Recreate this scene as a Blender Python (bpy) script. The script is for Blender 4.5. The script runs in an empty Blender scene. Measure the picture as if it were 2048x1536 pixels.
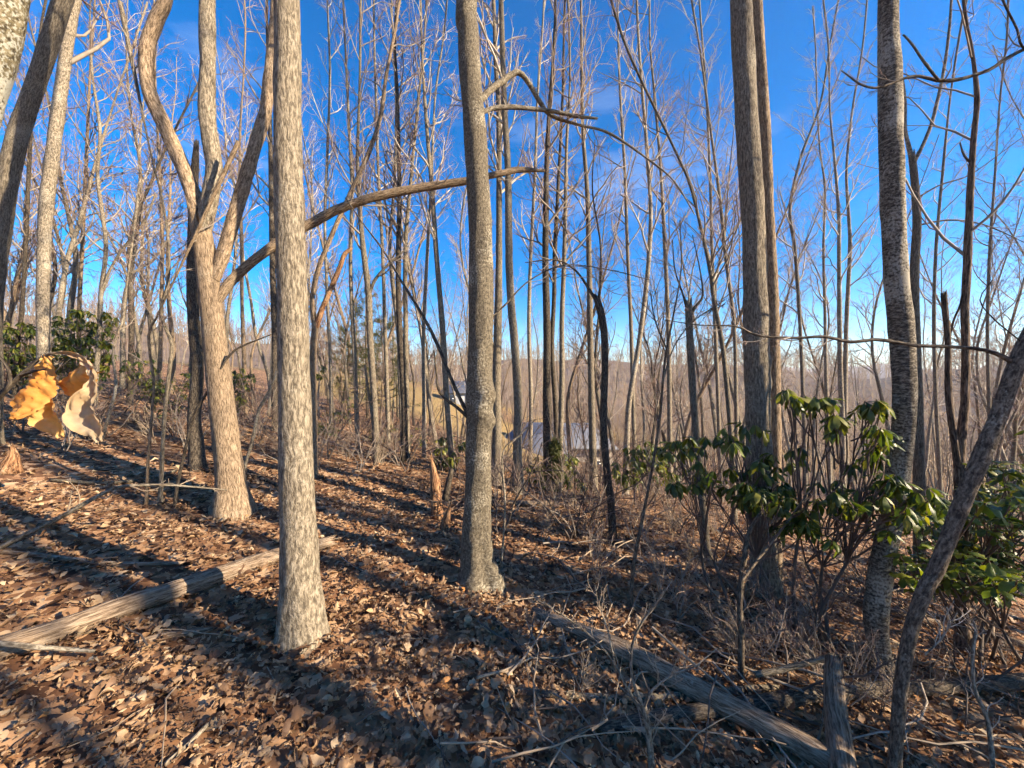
import bpy, math, numpy as np
from mathutils import Vector, Matrix, Quaternion
R = math.radians
SC = bpy.context.scene
COL = SC.collection
# ------------------------------------------------------------------ camera, sky, sun, exposure
F, CX, CY, CAMZ = 739.0, 1024.0, 768.0, 1.6
cam = bpy.data.cameras.new('camera'); cam.sensor_width = 36; cam.lens = 36 * F / 2048
cam.clip_start = 0.05; cam.clip_end = 6000
co = bpy.data.objects.new('camera', cam); COL.objects.link(co)
co.location = (0, 0, CAMZ); co.rotation_euler = (R(90), 0, 0); SC.camera = co
SUN_AZ, SUN_EL = 109.0, 24.0          # degrees clockwise from the view direction (+Y)
world = bpy.data.worlds.new('World'); SC.world = world; world.use_nodes = True
wn = world.node_tree.nodes; wl = world.node_tree.links; wn.clear()
sky = wn.new('ShaderNodeTexSky'); sky.sky_type = 'NISHITA'; sky.sun_disc = False
sky.sun_elevation = R(SUN_EL); sky.sun_rotation = R(SUN_AZ); sky.altitude = 900
sky.air_density = 1.0; sky.dust_density = 0.25; sky.ozone_density = 2.0
hs = wn.new('ShaderNodeHueSaturation'); hs.inputs['Saturation'].default_value = 1.58
hs.inputs['Value'].default_value = 1.0; hs.inputs['Hue'].default_value = 0.508
bg = wn.new('ShaderNodeBackground'); bg.inputs['Strength'].default_value = 0.088
wo = wn.new('ShaderNodeOutputWorld')
# thin cirrus, fixed to the sky's own directions
tc = wn.new('ShaderNodeTexCoord'); mp = wn.new('ShaderNodeMapping')
mp.inputs['Rotation'].default_value = (0.2, 0.5, 0.3); mp.inputs['Scale'].default_value = (1.1, 2.0, 5.0)
cn = wn.new('ShaderNodeTexNoise'); cn.inputs['Scale'].default_value = 1.6; cn.inputs['Detail'].default_value = 7; cn.inputs['Roughness'].default_value = 0.62
cr = wn.new('ShaderNodeValToRGB'); cr.color_ramp.elements[0].position = 0.57; cr.color_ramp.elements[1].position = 0.95
cr.color_ramp.elements[1].color = (0.36, 0.36, 0.36, 1)
cm = wn.new('ShaderNodeMix'); cm.data_type = 'RGBA'; cm.inputs['B'].default_value = (5.6, 6.0, 6.6, 1)
wl.new(tc.outputs['Generated'], mp.inputs['Vector']); wl.new(mp.outputs[0], cn.inputs['Vector'])
wl.new(cn.outputs['Fac'], cr.inputs[0]); wl.new(cr.outputs[0], cm.inputs['Factor'])
wl.new(sky.outputs[0], hs.inputs['Color']); wl.new(hs.outputs[0], cm.inputs['A'])
wl.new(cm.outputs['Result'], bg.inputs[0]); wl.new(bg.outputs[0], wo.inputs[0])
sl = bpy.data.lights.new('sun', 'SUN'); sl.energy = 5.0; sl.angle = R(0.53); sl.color = (1.0, 0.82, 0.60)
so = bpy.data.objects.new('sun', sl); COL.objects.link(so); so.location = (30, -8, 20)
SUNV = Vector((math.sin(R(SUN_AZ)) * math.cos(R(SUN_EL)), math.cos(R(SUN_AZ)) * math.cos(R(SUN_EL)), math.sin(R(SUN_EL))))
so.rotation_euler = SUNV.to_track_quat('Z', 'Y').to_euler()
SC.view_settings.view_transform = 'Standard'; SC.view_settings.look = 'None'
SC.view_settings.exposure = 1.75; SC.view_settings.gamma = 1
SC.view_settings.use_curve_mapping = False
SC.render.engine = 'CYCLES'
SC.cycles.use_adaptive_sampling = True; SC.cycles.adaptive_threshold = 0.04; SC.cycles.adaptive_min_samples = 20
SC.cycles.max_bounces = 4; SC.cycles.diffuse_bounces = 3; SC.cycles.glossy_bounces = 2
SC.cycles.transmission_bounces = 3; SC.cycles.transparent_max_bounces = 4
SC.cycles.use_denoising = True; SC.cycles.caustics_reflective = False; SC.cycles.caustics_refractive = False

# ------------------------------------------------------------------ numeric helpers
rng = np.random.default_rng(7)
def vnoise(x, y, seed=0):
    x = np.asarray(x, float); y = np.asarray(y, float)
    xi = np.floor(x).astype(np.int64); yi = np.floor(y).astype(np.int64); fx = x - xi; fy = y - yi
    fx = fx * fx * (3 - 2 * fx); fy = fy * fy * (3 - 2 * fy)
    def h(a, b):
        n = (a * 374761393 + b * 668265263 + seed * 1442695041) & 0x7fffffff
        n = ((n ^ (n >> 13)) * 1274126177) & 0x7fffffff
        return ((n ^ (n >> 16)) & 0xffff) / 32767.5 - 1
    return (h(xi, yi) * (1 - fx) + h(xi + 1, yi) * fx) * (1 - fy) + (h(xi, yi + 1) * (1 - fx) + h(xi + 1, yi + 1) * fx) * fy
sig = lambda v: 1 / (1 + np.exp(-np.clip(v, -40, 40)))
sstep = lambda a, b, v: (lambda q: q * q * (3 - 2 * q))(np.clip((v - a) / (b - a), 0, 1))
def HT(x, y):
    x = np.asarray(x, float); y = np.asarray(y, float)
    r = np.hypot(x, y); yy = np.maximum(y, 1.0); t = np.clip(x / yy, -4, 4)
    z = 7.8 * np.tanh(-x / 60)
    s = 1.5 * np.logaddexp(0, (y - (6.6 + 0.55 * np.maximum(-x, 0))) / 1.5)
    A = 1.0 + 9.6 * sig((t + 0.03) / 0.08)
    z = z - A * (1 - np.exp(-0.26 * s / A))
    fwd = sstep(0, 40, y)
    k1 = 0.052 + .012 * vnoise(t * 5, 0 * t, 41) + .004 * vnoise(t * 17, 0 * t, 42) - 0.034 * sstep(0.35, 0.9, t) + 0.05 * sstep(0.25, 0.9, -t)
    u1 = sstep(85, 270, r) * fwd
    far = CAMZ + np.maximum(r, 1) * np.where(r < 270, k1, k1 * 270 / np.maximum(r, 270)) 
    z = z * (1 - u1) + far * u1
    u2 = sstep(500, 1500, r) * fwd
    z = z * (1 - u2) + (CAMZ + 1500 * (0.030 + 0.012 * vnoise(t * 6, 0 * t, 5) + .004 * vnoise(t * 19, 0 * t, 8))) * u2
    z = z + 0.045 * vnoise(x * 0.9, y * 0.9, 1) + 0.018 * vnoise(x * 3.1, y * 3.1, 2) * np.clip(12 / np.maximum(r, 1), 0, 1)
    z = z + 0.5 * vnoise(x / 13, y / 13, 3) * sstep(10, 40, r) + 3 * vnoise(x / 70, y / 70, 4) * sstep(120, 260, r) * fwd
    return z
Z0 = float(HT(0.0, 0.0))
CAMZ_OK = CAMZ
def hz(x, y): return float(HT(x, y)) - Z0
def P(px, py, d): return np.array([(px - CX) / F * d, d, CAMZ - (py - CY) / F * d])
def cw(px): return 1 / math.sqrt(1 + ((px - CX) / F) ** 2)
def gd(px, py, lo=0.6, hi=60):
    ds = np.exp(np.linspace(math.log(lo), math.log(hi), 900))
    zz = CAMZ - (py - CY) / F * ds
    g = HT((px - CX) / F * ds, ds) - Z0
    w = np.where(zz <= g)[0]
    return float(ds[w[0]]) if len(w) else hi

class MB:
    """collects vertices, quads, uvs and a tint value; build() links them as ONE mesh object"""
    def __init__(s): s.v = []; s.q = []; s.uv = []; s.t = []; s.n = 0
    def add(s, V, Q, UV=None, T=0.0):
        V = np.asarray(V, np.float32).reshape(-1, 3); Q = np.asarray(Q, np.int64).reshape(-1, 4)
        s.v.append(V); s.q.append(Q + s.n); s.n += len(V)
        s.uv.append(np.zeros((len(V), 2), np.float32) if UV is None else np.asarray(UV, np.float32).reshape(-1, 2))
        s.t.append(np.full(len(V), T, np.float32) if np.isscalar(T) else np.asarray(T, np.float32).ravel())
    def mesh(s, name, mat, smooth=True):
        V = np.concatenate(s.v); Q = np.concatenate(s.q); UV = np.concatenate(s.uv); T = np.concatenate(s.t)
        tri = Q[:, 3] == Q[:, 2]
        lt = np.where(tri, 3, 4).astype(np.int32); ls = np.concatenate([[0], np.cumsum(lt)[:-1]]).astype(np.int32)
        keep = np.ones((len(Q), 4), bool); keep[tri, 3] = False
        li = Q[keep].astype(np.int32)
        me = bpy.data.meshes.new(name)
        me.vertices.add(len(V)); me.vertices.foreach_set('co', V.ravel())
        me.loops.add(len(li)); me.loops.foreach_set('vertex_index', li)
        me.polygons.add(len(Q)); me.polygons.foreach_set('loop_start', ls); me.polygons.foreach_set('loop_total', lt)
        if smooth: me.polygons.foreach_set('use_smooth', np.ones(len(Q), bool))
        u = me.uv_layers.new(name='UVMap'); u.data.foreach_set('uv', UV[li].ravel())
        a = me.attributes.new('tint', 'FLOAT', 'POINT'); a.data.foreach_set('value', T)
        me.materials.append(mat); me.update(); me.validate()
        return me
    def build(s, name, mat, parent=None, smooth=True):
        return link(name, s.mesh(name, mat, smooth), parent)
def link(name, me, parent=None):
    o = bpy.data.objects.new(name, me); COL.objects.link(o)
    if parent is not None: o.parent = parent
    return o
def tag(o, label=None, cat=None, group=None, kind=None):
    if label: o['label'] = label
    if cat: o['category'] = cat
    if group: o['group'] = group
    if kind: o['kind'] = kind
    return o
def empty(name, loc=(0, 0, 0), rz=0.0):
    o = bpy.data.objects.new(name, None); COL.objects.link(o); o.location = loc; o.rotation_euler = (0, 0, rz)
    o.empty_display_size = 0.1
    return o
def norm(v): return v / np.maximum(np.linalg.norm(v, axis=-1, keepdims=True), 1e-9)

def resample(P3, r, step):
    P3 = np.asarray(P3, float); r = np.asarray(r, float)
    if len(P3) > 2:                                         # Catmull-Rom
        a = np.vstack([2 * P3[0] - P3[1], P3, 2 * P3[-1] - P3[-2]]); out = []; ro = []
        for i in range(len(P3) - 1):
            p0, p1, p2, p3 = a[i:i + 4]; n = max(2, int(np.linalg.norm(p2 - p1) / step) + 1)
            t = np.linspace(0, 1, n, endpoint=False)[:, None]
            out.append(0.5 * (2 * p1 + (p2 - p0) * t + (2 * p0 - 5 * p1 + 4 * p2 - p3) * t ** 2 + (3 * p1 - p0 - 3 * p2 + p3) * t ** 3))
            q = t[:, 0]; q = q * q * (3 - 2 * q); ro.append(r[i] * (1 - q) + r[i + 1] * q)
        return np.vstack(out + [P3[-1:]]), np.concatenate(ro + [r[-1:]])
    n = max(2, int(np.linalg.norm(P3[1] - P3[0]) / step) + 1); t = np.linspace(0, 1, n)
    return P3[0] + (P3[1] - P3[0]) * t[:, None], r[0] + (r[1] - r[0]) * t

def tube(mb, pts, rad, sides=10, step=0.1, rough=0.0, seed=0, flare=0.0, knots=(), cap=(False, False), jag=0.0, tint=0.0, smoothed=True):
    """one swept trunk; pts run from the base to the tip"""
    C, r = resample(pts, rad, step) if smoothed else (np.asarray(pts, float), np.asarray(rad, float))
    n = len(C); T = norm(np.gradient(C, axis=0))
    L = np.concatenate([[0], np.cumsum(np.linalg.norm(np.diff(C, axis=0), axis=1))])
    ref = np.array([0, 1.0, 0]) if abs(T[:, 1]).mean() < 0.8 else np.array([0, 0, 1.0])
    N = norm(ref - (T @ ref)[:, None] * T); B = np.cross(T, N)      # seam faces away from the view
    th = np.linspace(0, 2 * np.pi, sides + 1)
    RR = np.repeat(r[:, None], sides + 1, 1)
    thp = np.where(np.arange(sides + 1) == sides, 0, th)
    if rough > 0:
        cx, cy = np.cos(thp)[None] * 1.6, np.sin(thp)[None] * 1.6
        a = vnoise(cx * 1.2 + L[:, None] * 2.3 / max(r.mean() * 9, .25), cy * 1.2 + 7 + seed, seed) * 0.9 + vnoise(cx * 3 + seed, cy * 3 + L[:, None] * 9, seed + 3) * 0.45
        RR = RR * (1 + rough * a)
    if flare > 0:
        ph = seed * 1.7
        lob = 0.5 + 0.5 * np.cos(3 * thp + ph) * np.cos(thp * 2 + ph * .6)
        RR = RR * (1 + flare * np.exp(-L[:, None] / (r[0] * 1.6)) * (0.35 + lob[None] * 1.3))
    for (ka, kt, ks, kh) in knots:                                   # along (m), angle, size (m), height
        da = np.angle(np.exp(1j * (thp - kt)))[None] * RR
        dl = L[:, None] - ka
        RR = RR + kh * np.exp(-(da ** 2 + dl ** 2) / (ks ** 2)) - 0.7 * kh * np.exp(-(da ** 2 + dl ** 2) / ((ks * .33) ** 2))
    V = C[:, None] + RR[..., None] * (np.cos(th)[None, :, None] * N[:, None] + np.sin(th)[None, :, None] * B[:, None])
    if jag > 0:
        V[-1] += T[-1] * (jag * (vnoise(thp * 2.2, thp * 0 + seed, seed + 9) + 0.6 * vnoise(thp * 5, thp * 0 + seed, seed + 4)))[:, None]
    i = np.arange(n - 1)[:, None] * (sides + 1) + np.arange(sides)[None]
    Q = np.stack([i, i + 1, i + sides + 2, i + sides + 1], -1).reshape(-1, 4)
    UV = np.stack([np.repeat((th / (2 * np.pi) * 2 * np.pi * r.mean())[None], n, 0), np.repeat(L[:, None], sides + 1, 1)], -1)
    V = V.reshape(-1, 3); UV = UV.reshape(-1, 2); TT = np.full(len(V), tint)
    Qs = [Q]
    for e, on in enumerate(cap):
        if on:
            k = len(V); row = 0 if e == 0 else (n - 1) * (sides + 1)
            cc = (C[0] if e == 0 else C[-1] - T[-1] * jag * 0.9)
            V = np.vstack([V, cc[None]]); UV = np.vstack([UV, [[0, 0]]]); TT = np.append(TT, 1.0)
            j = np.arange(sides) + row
            Qs.append(np.stack([j + 1, j, np.full(sides, k), np.full(sides, k)] if e == 0 else [j, j + 1, np.full(sides, k), np.full(sides, k)], -1))
    mb.add(V, np.vstack(Qs), UV, TT)
    return C, r

def tubes(mb, C, r, sides=3, tint=0.0):
    """many thin branches at once: C is B x K x 3, r is B x K"""
    Bn, K, _ = C.shape
    if Bn == 0: return
    T = norm(np.gradient(C, axis=1))
    D = norm(C[:, -1] - C[:, 0]); ref = np.where(np.abs(D[:, 2:3]) < 0.8, np.array([[0, 0, 1.0]]), np.array([[1.0, 0, 0]]))
    N = norm(np.cross(T, ref[:, None])); B = np.cross(T, N)
    th = np.linspace(0, 2 * np.pi, sides, endpoint=False)
    V = C[:, :, None] + r[:, :, None, None] * (np.cos(th)[:, None] * N[:, :, None] + np.sin(th)[:, None] * B[:, :, None])
    base = (np.arange(Bn) * K * sides)[:, None, None] + (np.arange(K - 1) * sides)[None, :, None]
    j = np.arange(sides)[None, None]; j2 = (j + 1) % sides
    Q = np.stack([base + j, base + j2, base + sides + j2, base + sides + j], -1).reshape(-1, 4)
    L = np.linalg.norm(C[:, -1] - C[:, 0], axis=1)[:, None] * np.linspace(0, 1, K)[None]
    UV = np.stack([np.broadcast_to((th * 0.02)[None, None], (Bn, K, sides)), np.broadcast_to(L[:, :, None], (Bn, K, sides))], -1)
    mb.add(V.reshape(-1, 3), Q, UV.reshape(-1, 2), tint)

def sprout(C, r, n, g, smin=0.2, smax=1.0, ang=(30, 60), length=(0.4, 0.9), K=5, up=0.3, wob=0.12, rfac=0.55, rmin=0.0015, taper=0.25):
    """n children on every branch of C (B x K0 x 3)"""
    Bn, K0, _ = C.shape
    b = np.repeat(np.arange(Bn), n); m = len(b)
    s = (np.tile(np.arange(n), Bn) + g.random(m)) / n * (smax - smin) + smin
    f = s * (K0 - 1); i = np.minimum(f.astype(int), K0 - 2); w = (f - i)[:, None]
    p0 = C[b, i] * (1 - w) + C[b, i + 1] * w; t = norm(C[b, i + 1] - C[b, i]); r0 = (r[b, i] * (1 - w[:, 0]) + r[b, i + 1] * w[:, 0])
    q = norm(np.cross(t, g.normal(size=(m, 3)))); a = np.radians(g.uniform(*ang, m))[:, None]
    d = norm(t * np.cos(a) + q * np.sin(a) + np.array([0, 0, up]) * 0.6)
    plen = np.linalg.norm(C[:, -1] - C[:, 0], axis=1)[b]
    L = plen * g.uniform(*length, m) * (1.15 - 0.75 * s)
    out = np.empty((m, K, 3)); out[:, 0] = p0; st = (L / (K - 1))[:, None]
    for k in range(1, K):
        out[:, k] = out[:, k - 1] + d * st
        d = norm(d + g.normal(size=(m, 3)) * wob + np.array([0, 0, up]) * 0.22)
    rb = np.maximum(np.minimum(r0 * rfac, L * 0.022), rmin)
    rr = np.maximum(rb[:, None] * np.linspace(1, taper, K)[None], rmin * 0.7)
    return out, rr

def crown(mb, C, r, g, s0=0.3, n1=24, n2=5, n3=3, L1=(1.0, 2.2), rmin=0.002, ang1=(35, 62), up=0.35, hmin=None, fine=True):
    """bare branches along a trunk centreline"""
    K = 16; idx = np.linspace(0, len(C) - 1, K).astype(int)
    Ct = C[idx][None]; rt = r[idx][None]
    tl = np.linalg.norm(Ct[0, -1] - Ct[0, 0])
    l1, r1 = sprout(Ct, rt, n1, g, s0, 0.985, ang1, (L1[0] / tl, L1[1] / tl), 7, up, 0.16, 0.5, rmin * 2.2, 0.3)
    tubes(mb, l1, r1, 5, 0.0)
    if n2:
        l2, r2 = sprout(l1, r1, n2, g, 0.15, 0.97, (25, 60), (0.3, 0.7), 5, up * 0.8, 0.2, 0.62, rmin * 1.3, 0.45)
        tubes(mb, l2, r2, 4 if fine else 3, 0.35)
        if n3:
            l3, r3 = sprout(l2, r2, n3, g, 0.2, 1.0, (20, 60), (0.35, 0.8), 4, up * 0.7, 0.22, 0.7, rmin, 0.7)
            tubes(mb, l3, r3, 3, 1.0)

# ------------------------------------------------------------------ materials
def mat(name):
    m = bpy.data.materials.new(name); m.use_nodes = True; nt = m.node_tree; nt.nodes.clear()
    return m, nt.nodes, nt.links
def ramp(n, stops):
    c = n.new('ShaderNodeValToRGB'); e = c.color_ramp.elements
    while len(e) < len(stops): e.new(0.5)
    for k, (p, col) in enumerate(stops): e[k].position = p; e[k].color = (*col, 1)
    return c
def noise(n, l, vec, scale, detail=3, rough=0.55, mscale=None):
    t = n.new('ShaderNodeTexNoise'); t.inputs['Scale'].default_value = scale; t.inputs['Detail'].default_value = detail; t.inputs['Roughness'].default_value = rough
    if mscale is not None:
        m = n.new('ShaderNodeMapping'); m.inputs['Scale'].default_value = mscale; l.new(vec, m.inputs['Vector']); vec = m.outputs[0]
    l.new(vec, t.inputs['Vector']); return t
def bark(name, dark, mid, light, lich=(0.55, 0.56, 0.48), lpos=(0.55, 0.68), stretch=(1, 0.16, 1), fscale=62, bump=0.9, cut=(0.5, 0.36, 0.2), moss=None):
    m, n, l = mat(name)
    tc = n.new('ShaderNodeTexCoord'); o = n.new('ShaderNodeOutputMaterial'); p = n.new('ShaderNodeBsdfPrincipled')
    p.inputs['Roughness'].default_value = 0.9; p.inputs['Specular IOR Level'].default_value = 0.15
    oi = n.new('ShaderNodeObjectInfo')
    wv = noise(n, l, tc.outputs['UV'], 9, 2); wa = n.new('ShaderNodeVectorMath'); wa.operation = 'MULTIPLY_ADD'; wa.inputs[1].default_value = (0.02, 0.05, 0)
    l.new(wv.outputs['Color'], wa.inputs[0]); l.new(tc.outputs['UV'], wa.inputs[2])
    f1 = noise(n, l, wa.outputs[0], fscale, 3, 0.6, stretch); f2 = noise(n, l, wa.outputs[0], fscale * 1.9, 3, 0.7, (stretch[0], min(1, stretch[1] * 1.5), 1))
    fa = n.new('ShaderNodeMath'); fa.operation = 'MULTIPLY'; fa.inputs[1].default_value = 0.42; l.new(f2.outputs['Fac'], fa.inputs[0])
    fur = n.new('ShaderNodeMath'); fur.operation = 'MULTIPLY_ADD'; fur.inputs[1].default_value = 0.58; l.new(f1.outputs['Fac'], fur.inputs[0]); l.new(fa.outputs[0], fur.inputs[2])
    col = ramp(n, [(0.41, dark), (0.5, mid), (0.60, light)]); l.new(fur.outputs[0], col.inputs[0])
    big = noise(n, l, tc.outputs['Object'], 3.2, 4, 0.6)
    spk = noise(n, l, tc.outputs['UV'], 120, 2, 0.5, (1, 0.5, 1))
    ad = n.new('ShaderNodeMath'); ad.operation = 'MULTIPLY_ADD'; ad.inputs[1].default_value = 0.45
    l.new(spk.outputs['Fac'], ad.inputs[0]); 
    m2 = n.new('ShaderNodeMath'); m2.operation = 'MULTIPLY'; m2.inputs[1].default_value = 0.68; l.new(big.outputs['Fac'], m2.inputs[0]); l.new(m2.outputs[0], ad.inputs[2])
    lr = n.new('ShaderNodeMapRange'); lr.inputs['From Min'].default_value = lpos[0]; lr.inputs['From Max'].default_value = lpos[1]; l.new(ad.outputs[0], lr.inputs['Value'])
    mx = n.new('ShaderNodeMix'); mx.data_type = 'RGBA'; l.new(lr.outputs[0], mx.inputs['Factor']); l.new(col.outputs[0], mx.inputs['A']); mx.inputs['B'].default_value = (*lich, 1)
    at = n.new('ShaderNodeAttribute'); at.attribute_name = 'tint'
    mc = n.new('ShaderNodeMix'); mc.data_type = 'RGBA'; l.new(at.outputs['Fac'], mc.inputs['Factor']); l.new(mx.outputs['Result'], mc.inputs['A']); mc.inputs['B'].default_value = (*cut, 1)
    hv = n.new('ShaderNodeHueSaturation'); l.new(mc.outputs['Result'], hv.inputs['Color'])
    vr = n.new('ShaderNodeMapRange'); vr.inputs['To Min'].default_value = 0.78; vr.inputs['To Max'].default_value = 1.22; l.new(oi.outputs['Random'], vr.inputs['Value']); l.new(vr.outputs[0], hv.inputs['Value'])
    l.new(hv.outputs[0], p.inputs['Base Color'])
    b = n.new('ShaderNodeBump'); b.inputs['Strength'].default_value = bump; b.inputs['Distance'].default_value = 0.012
    l.new(fur.outputs[0], b.inputs['Height']); l.new(b.outputs[0], p.inputs['Normal'])
    l.new(p.outputs[0], o.inputs[0]); return m
GREY = bark('bark_grey', (0.062, 0.051, 0.037), (0.142, 0.118, 0.084), (0.25, 0.213, 0.156), (0.31, 0.28, 0.215), (0.62, 0.82), (1, 0.13, 1), 110, 1.0)
FLECK = bark('bark_flecked', (0.058, 0.048, 0.034), (0.128, 0.107, 0.075), (0.21, 0.18, 0.128), (0.37, 0.335, 0.255), (0.61, 0.70), (1, 0.4, 1), 95, 0.7)
TAN = bark('bark_tan', (0.075, 0.053, 0.034), (0.19, 0.138, 0.088), (0.32, 0.242, 0.162), (0.36, 0.31, 0.23), (0.66, 0.82), (1, 0.12, 1), 110, 0.9)
DARK = bark('bark_dark', (0.022, 0.018, 0.014), (0.066, 0.053, 0.04), (0.14, 0.115, 0.084), (0.28, 0.26, 0.21), (0.64, 0.78), (1, 0.22, 1), 85, .9)
BIRCH = bark('bark_peeling', (0.03, 0.025, 0.019), (0.09, 0.075, 0.055), (0.24, 0.21, 0.158), (0.29, 0.265, 0.21), (0.56, 0.66), (0.7, 1, 1), 62, 0.5)
SHAG = bark('bark_shaggy', (0.022, 0.016, 0.012), (0.10, 0.07, 0.048), (0.21, 0.155, 0.11), (0.27, 0.24, 0.18), (0.7, 0.8), (1, 0.1, 1), 85, 1.1)
PALE = bark('bark_pale', (0.065, 0.053, 0.039), (0.17, 0.142, 0.102), (0.30, 0.258, 0.195), (0.37, 0.34, 0.265), (0.60, 0.74), (1, 0.3, 1), 70, 0.6)
LICH = bark('bark_lichen', (0.06, 0.048, 0.03), (0.17, 0.14, 0.08), (0.29, 0.245, 0.15), (0.42, 0.41, 0.33), (0.55, 0.61), (1, 0.5, 1), 50, 0.9)
SAPB = bark('bark_sapling', (0.035, 0.027, 0.019), (0.10, 0.078, 0.055), (0.20, 0.162, 0.115), (0.34, 0.31, 0.235), (0.66, 0.78), (1, 0.2, 1), 110, 0.8)
DEAD = bark('weathered_wood', (0.085, 0.058, 0.038), (0.20, 0.145, 0.098), (0.32, 0.248, 0.175), (0.33, 0.29, 0.22), (0.64, 0.76), (1, 0.085, 1), 85, 1.0, (0.42, 0.31, 0.19))
ROT = bark('rotten_wood', (0.05, 0.023, 0.012), (0.21, 0.105, 0.052), (0.42, 0.245, 0.125), (0.4, 0.28, 0.17), (0.6, 0.7), (1, 0.1, 1), 70, 1.3, (0.46, 0.27, 0.13))
def branchmat(name, a, b, c):
    m, n, l = mat(name); o = n.new('ShaderNodeOutputMaterial'); p = n.new('ShaderNodeBsdfPrincipled')
    p.inputs['Roughness'].default_value = 0.75; p.inputs['Specular IOR Level'].default_value = 0.25
    at = n.new('ShaderNodeAttribute'); at.attribute_name = 'tint'
    r = ramp(n, [(0, a), (0.4, b), (1, c)]); l.new(at.outputs['Fac'], r.inputs[0])
    tc = n.new('ShaderNodeTexCoord'); nz = noise(n, l, tc.outputs['Object'], 9, 3)
    mm = n.new('ShaderNodeMapRange'); mm.inputs['To Min'].default_value = 0.6; mm.inputs['To Max'].default_value = 1.4; l.new(nz.outputs['Fac'], mm.inputs['Value'])
    hv = n.new('ShaderNodeHueSaturation'); l.new(r.outputs[0], hv.inputs['Color']); l.new(mm.outputs[0], hv.inputs['Value'])
    l.new(hv.outputs[0], p.inputs['Base Color']); l.new(p.outputs[0], o.inputs[0]); return m
BR = branchmat('branch_grey', (0.24, 0.20, 0.155), (0.24, 0.18, 0.14), (0.19, 0.11, 0.085))
BRP = branchmat('branch_pale', (0.40, 0.35, 0.28), (0.38, 0.32, 0.25), (0.30, 0.2, 0.15))
BRD = branchmat('branch_dark', (0.09, 0.07, 0.055), (0.11, 0.08, 0.065), (0.13, 0.08, 0.065))
STK = branchmat('dry_stick', (0.28, 0.215, 0.145), (0.29, 0.22, 0.15), (0.30, 0.225, 0.15))
FARW = branchmat('far_wood', (0.24, 0.19, 0.135), (0.24, 0.18, 0.125), (0.25, 0.18, 0.12))

def leafmat(name, stops, trans=0.3, rough=0.6, tcol=(1.3, 0.9, 0.5), spec=0.3, nscale=40, attr=True):
    m, n, l = mat(name); o = n.new('ShaderNodeOutputMaterial'); p = n.new('ShaderNodeBsdfPrincipled')
    p.inputs['Roughness'].default_value = rough; p.inputs['Specular IOR Level'].default_value = spec
    r = ramp(n, stops)
    if attr:
        at = n.new('ShaderNodeAttribute'); at.attribute_name = 'tint'; l.new(at.outputs['Fac'], r.inputs[0])
    else:
        oi = n.new('ShaderNodeObjectInfo'); l.new(oi.outputs['Random'], r.inputs[0])
    tc = n.new('ShaderNodeTexCoord'); nz = noise(n, l, tc.outputs['Object'], nscale, 3)
    mm = n.new('ShaderNodeMapRange'); mm.inputs['To Min'].default_value = 0.55; mm.inputs['To Max'].default_value = 1.4; l.new(nz.outputs['Fac'], mm.inputs['Value'])
    hv = n.new('ShaderNodeHueSaturation'); l.new(r.outputs[0], hv.inputs['Color']); l.new(mm.outputs[0], hv.inputs['Value'])
    l.new(hv.outputs[0], p.inputs['Base Color'])
    tr = n.new('ShaderNodeBsdfTranslucent'); tm = n.new('ShaderNodeMix'); tm.data_type = 'RGBA'; tm.blend_type = 'MULTIPLY'; tm.inputs['Factor'].default_value = 1
    l.new(hv.outputs[0], tm.inputs['A']); tm.inputs['B'].default_value = (*tcol, 1); l.new(tm.outputs['Result'], tr.inputs[0])
    mx = n.new('ShaderNodeMixShader'); mx.inputs[0].default_value = trans; l.new(p.outputs[0], mx.inputs[1]); l.new(tr.outputs[0], mx.inputs[2])
    b = n.new('ShaderNodeBump'); b.inputs['Strength'].default_value = 0.3; b.inputs['Distance'].default_value = 0.004; l.new(nz.outputs['Fac'], b.inputs['Height']); l.new(b.outputs[0], p.inputs['Normal'])
    l.new(mx.outputs[0], o.inputs[0]); return m
BROWN = [(0.0, (0.055, 0.03, 0.018)), (0.18, (0.12, 0.066, 0.036)), (0.36, (0.185, 0.108, 0.058)), (0.54, (0.265, 0.163, 0.088)), (0.74, (0.355, 0.24, 0.135)), (0.93, (0.45, 0.345, 0.22)), (1.0, (0.43, 0.20, 0.06))]
LITTER = leafmat('dry_leaf_litter', BROWN, 0.15)
LITOBJ = leafmat('dry_leaf', BROWN, 0.15, attr=False)
RHODO = leafmat('rhododendron_leaf', [(0, (0.028, 0.046, 0.009)), (0.45, (0.058, 0.085, 0.014)), (0.85, (0.11, 0.135, 0.02)), (1, (0.22, 0.19, 0.035))], 0.38, 0.4, (1.6, 1.6, 0.4), 0.32, 25, attr=False)
RHODF = leafmat('shrub_foliage', [(0, (0.03, 0.05, 0.011)), (0.5, (0.08, 0.105, 0.018)), (1, (0.21, 0.20, 0.035))], 0.35, 0.4, (1.5, 1.5, 0.4), 0.35, 25)
LAUREL = leafmat('laurel_leaf', [(0, (0.045, 0.075, 0.012)), (0.5, (0.10, 0.14, 0.02)), (1, (0.21, 0.22, 0.03))], 0.4, 0.38, (1.6, 1.6, 0.4), 0.35, 25, attr=False)
PINEF = leafmat('pine_needles', [(0, (0.05, 0.065, 0.018)), (0.6, (0.10, 0.11, 0.03)), (1, (0.19, 0.17, 0.06))], 0.25, 0.55, (1.4, 1.4, 0.5), 0.3)
HANG = leafmat('crisp_dead_leaf', [(0, (0.55, 0.25, 0.05)), (0.5, (0.55, 0.35, 0.12)), (1, (0.38, 0.30, 0.20))], 0.3, 0.6, (1.5, 0.9, 0.35), 0.3, 60)
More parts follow.
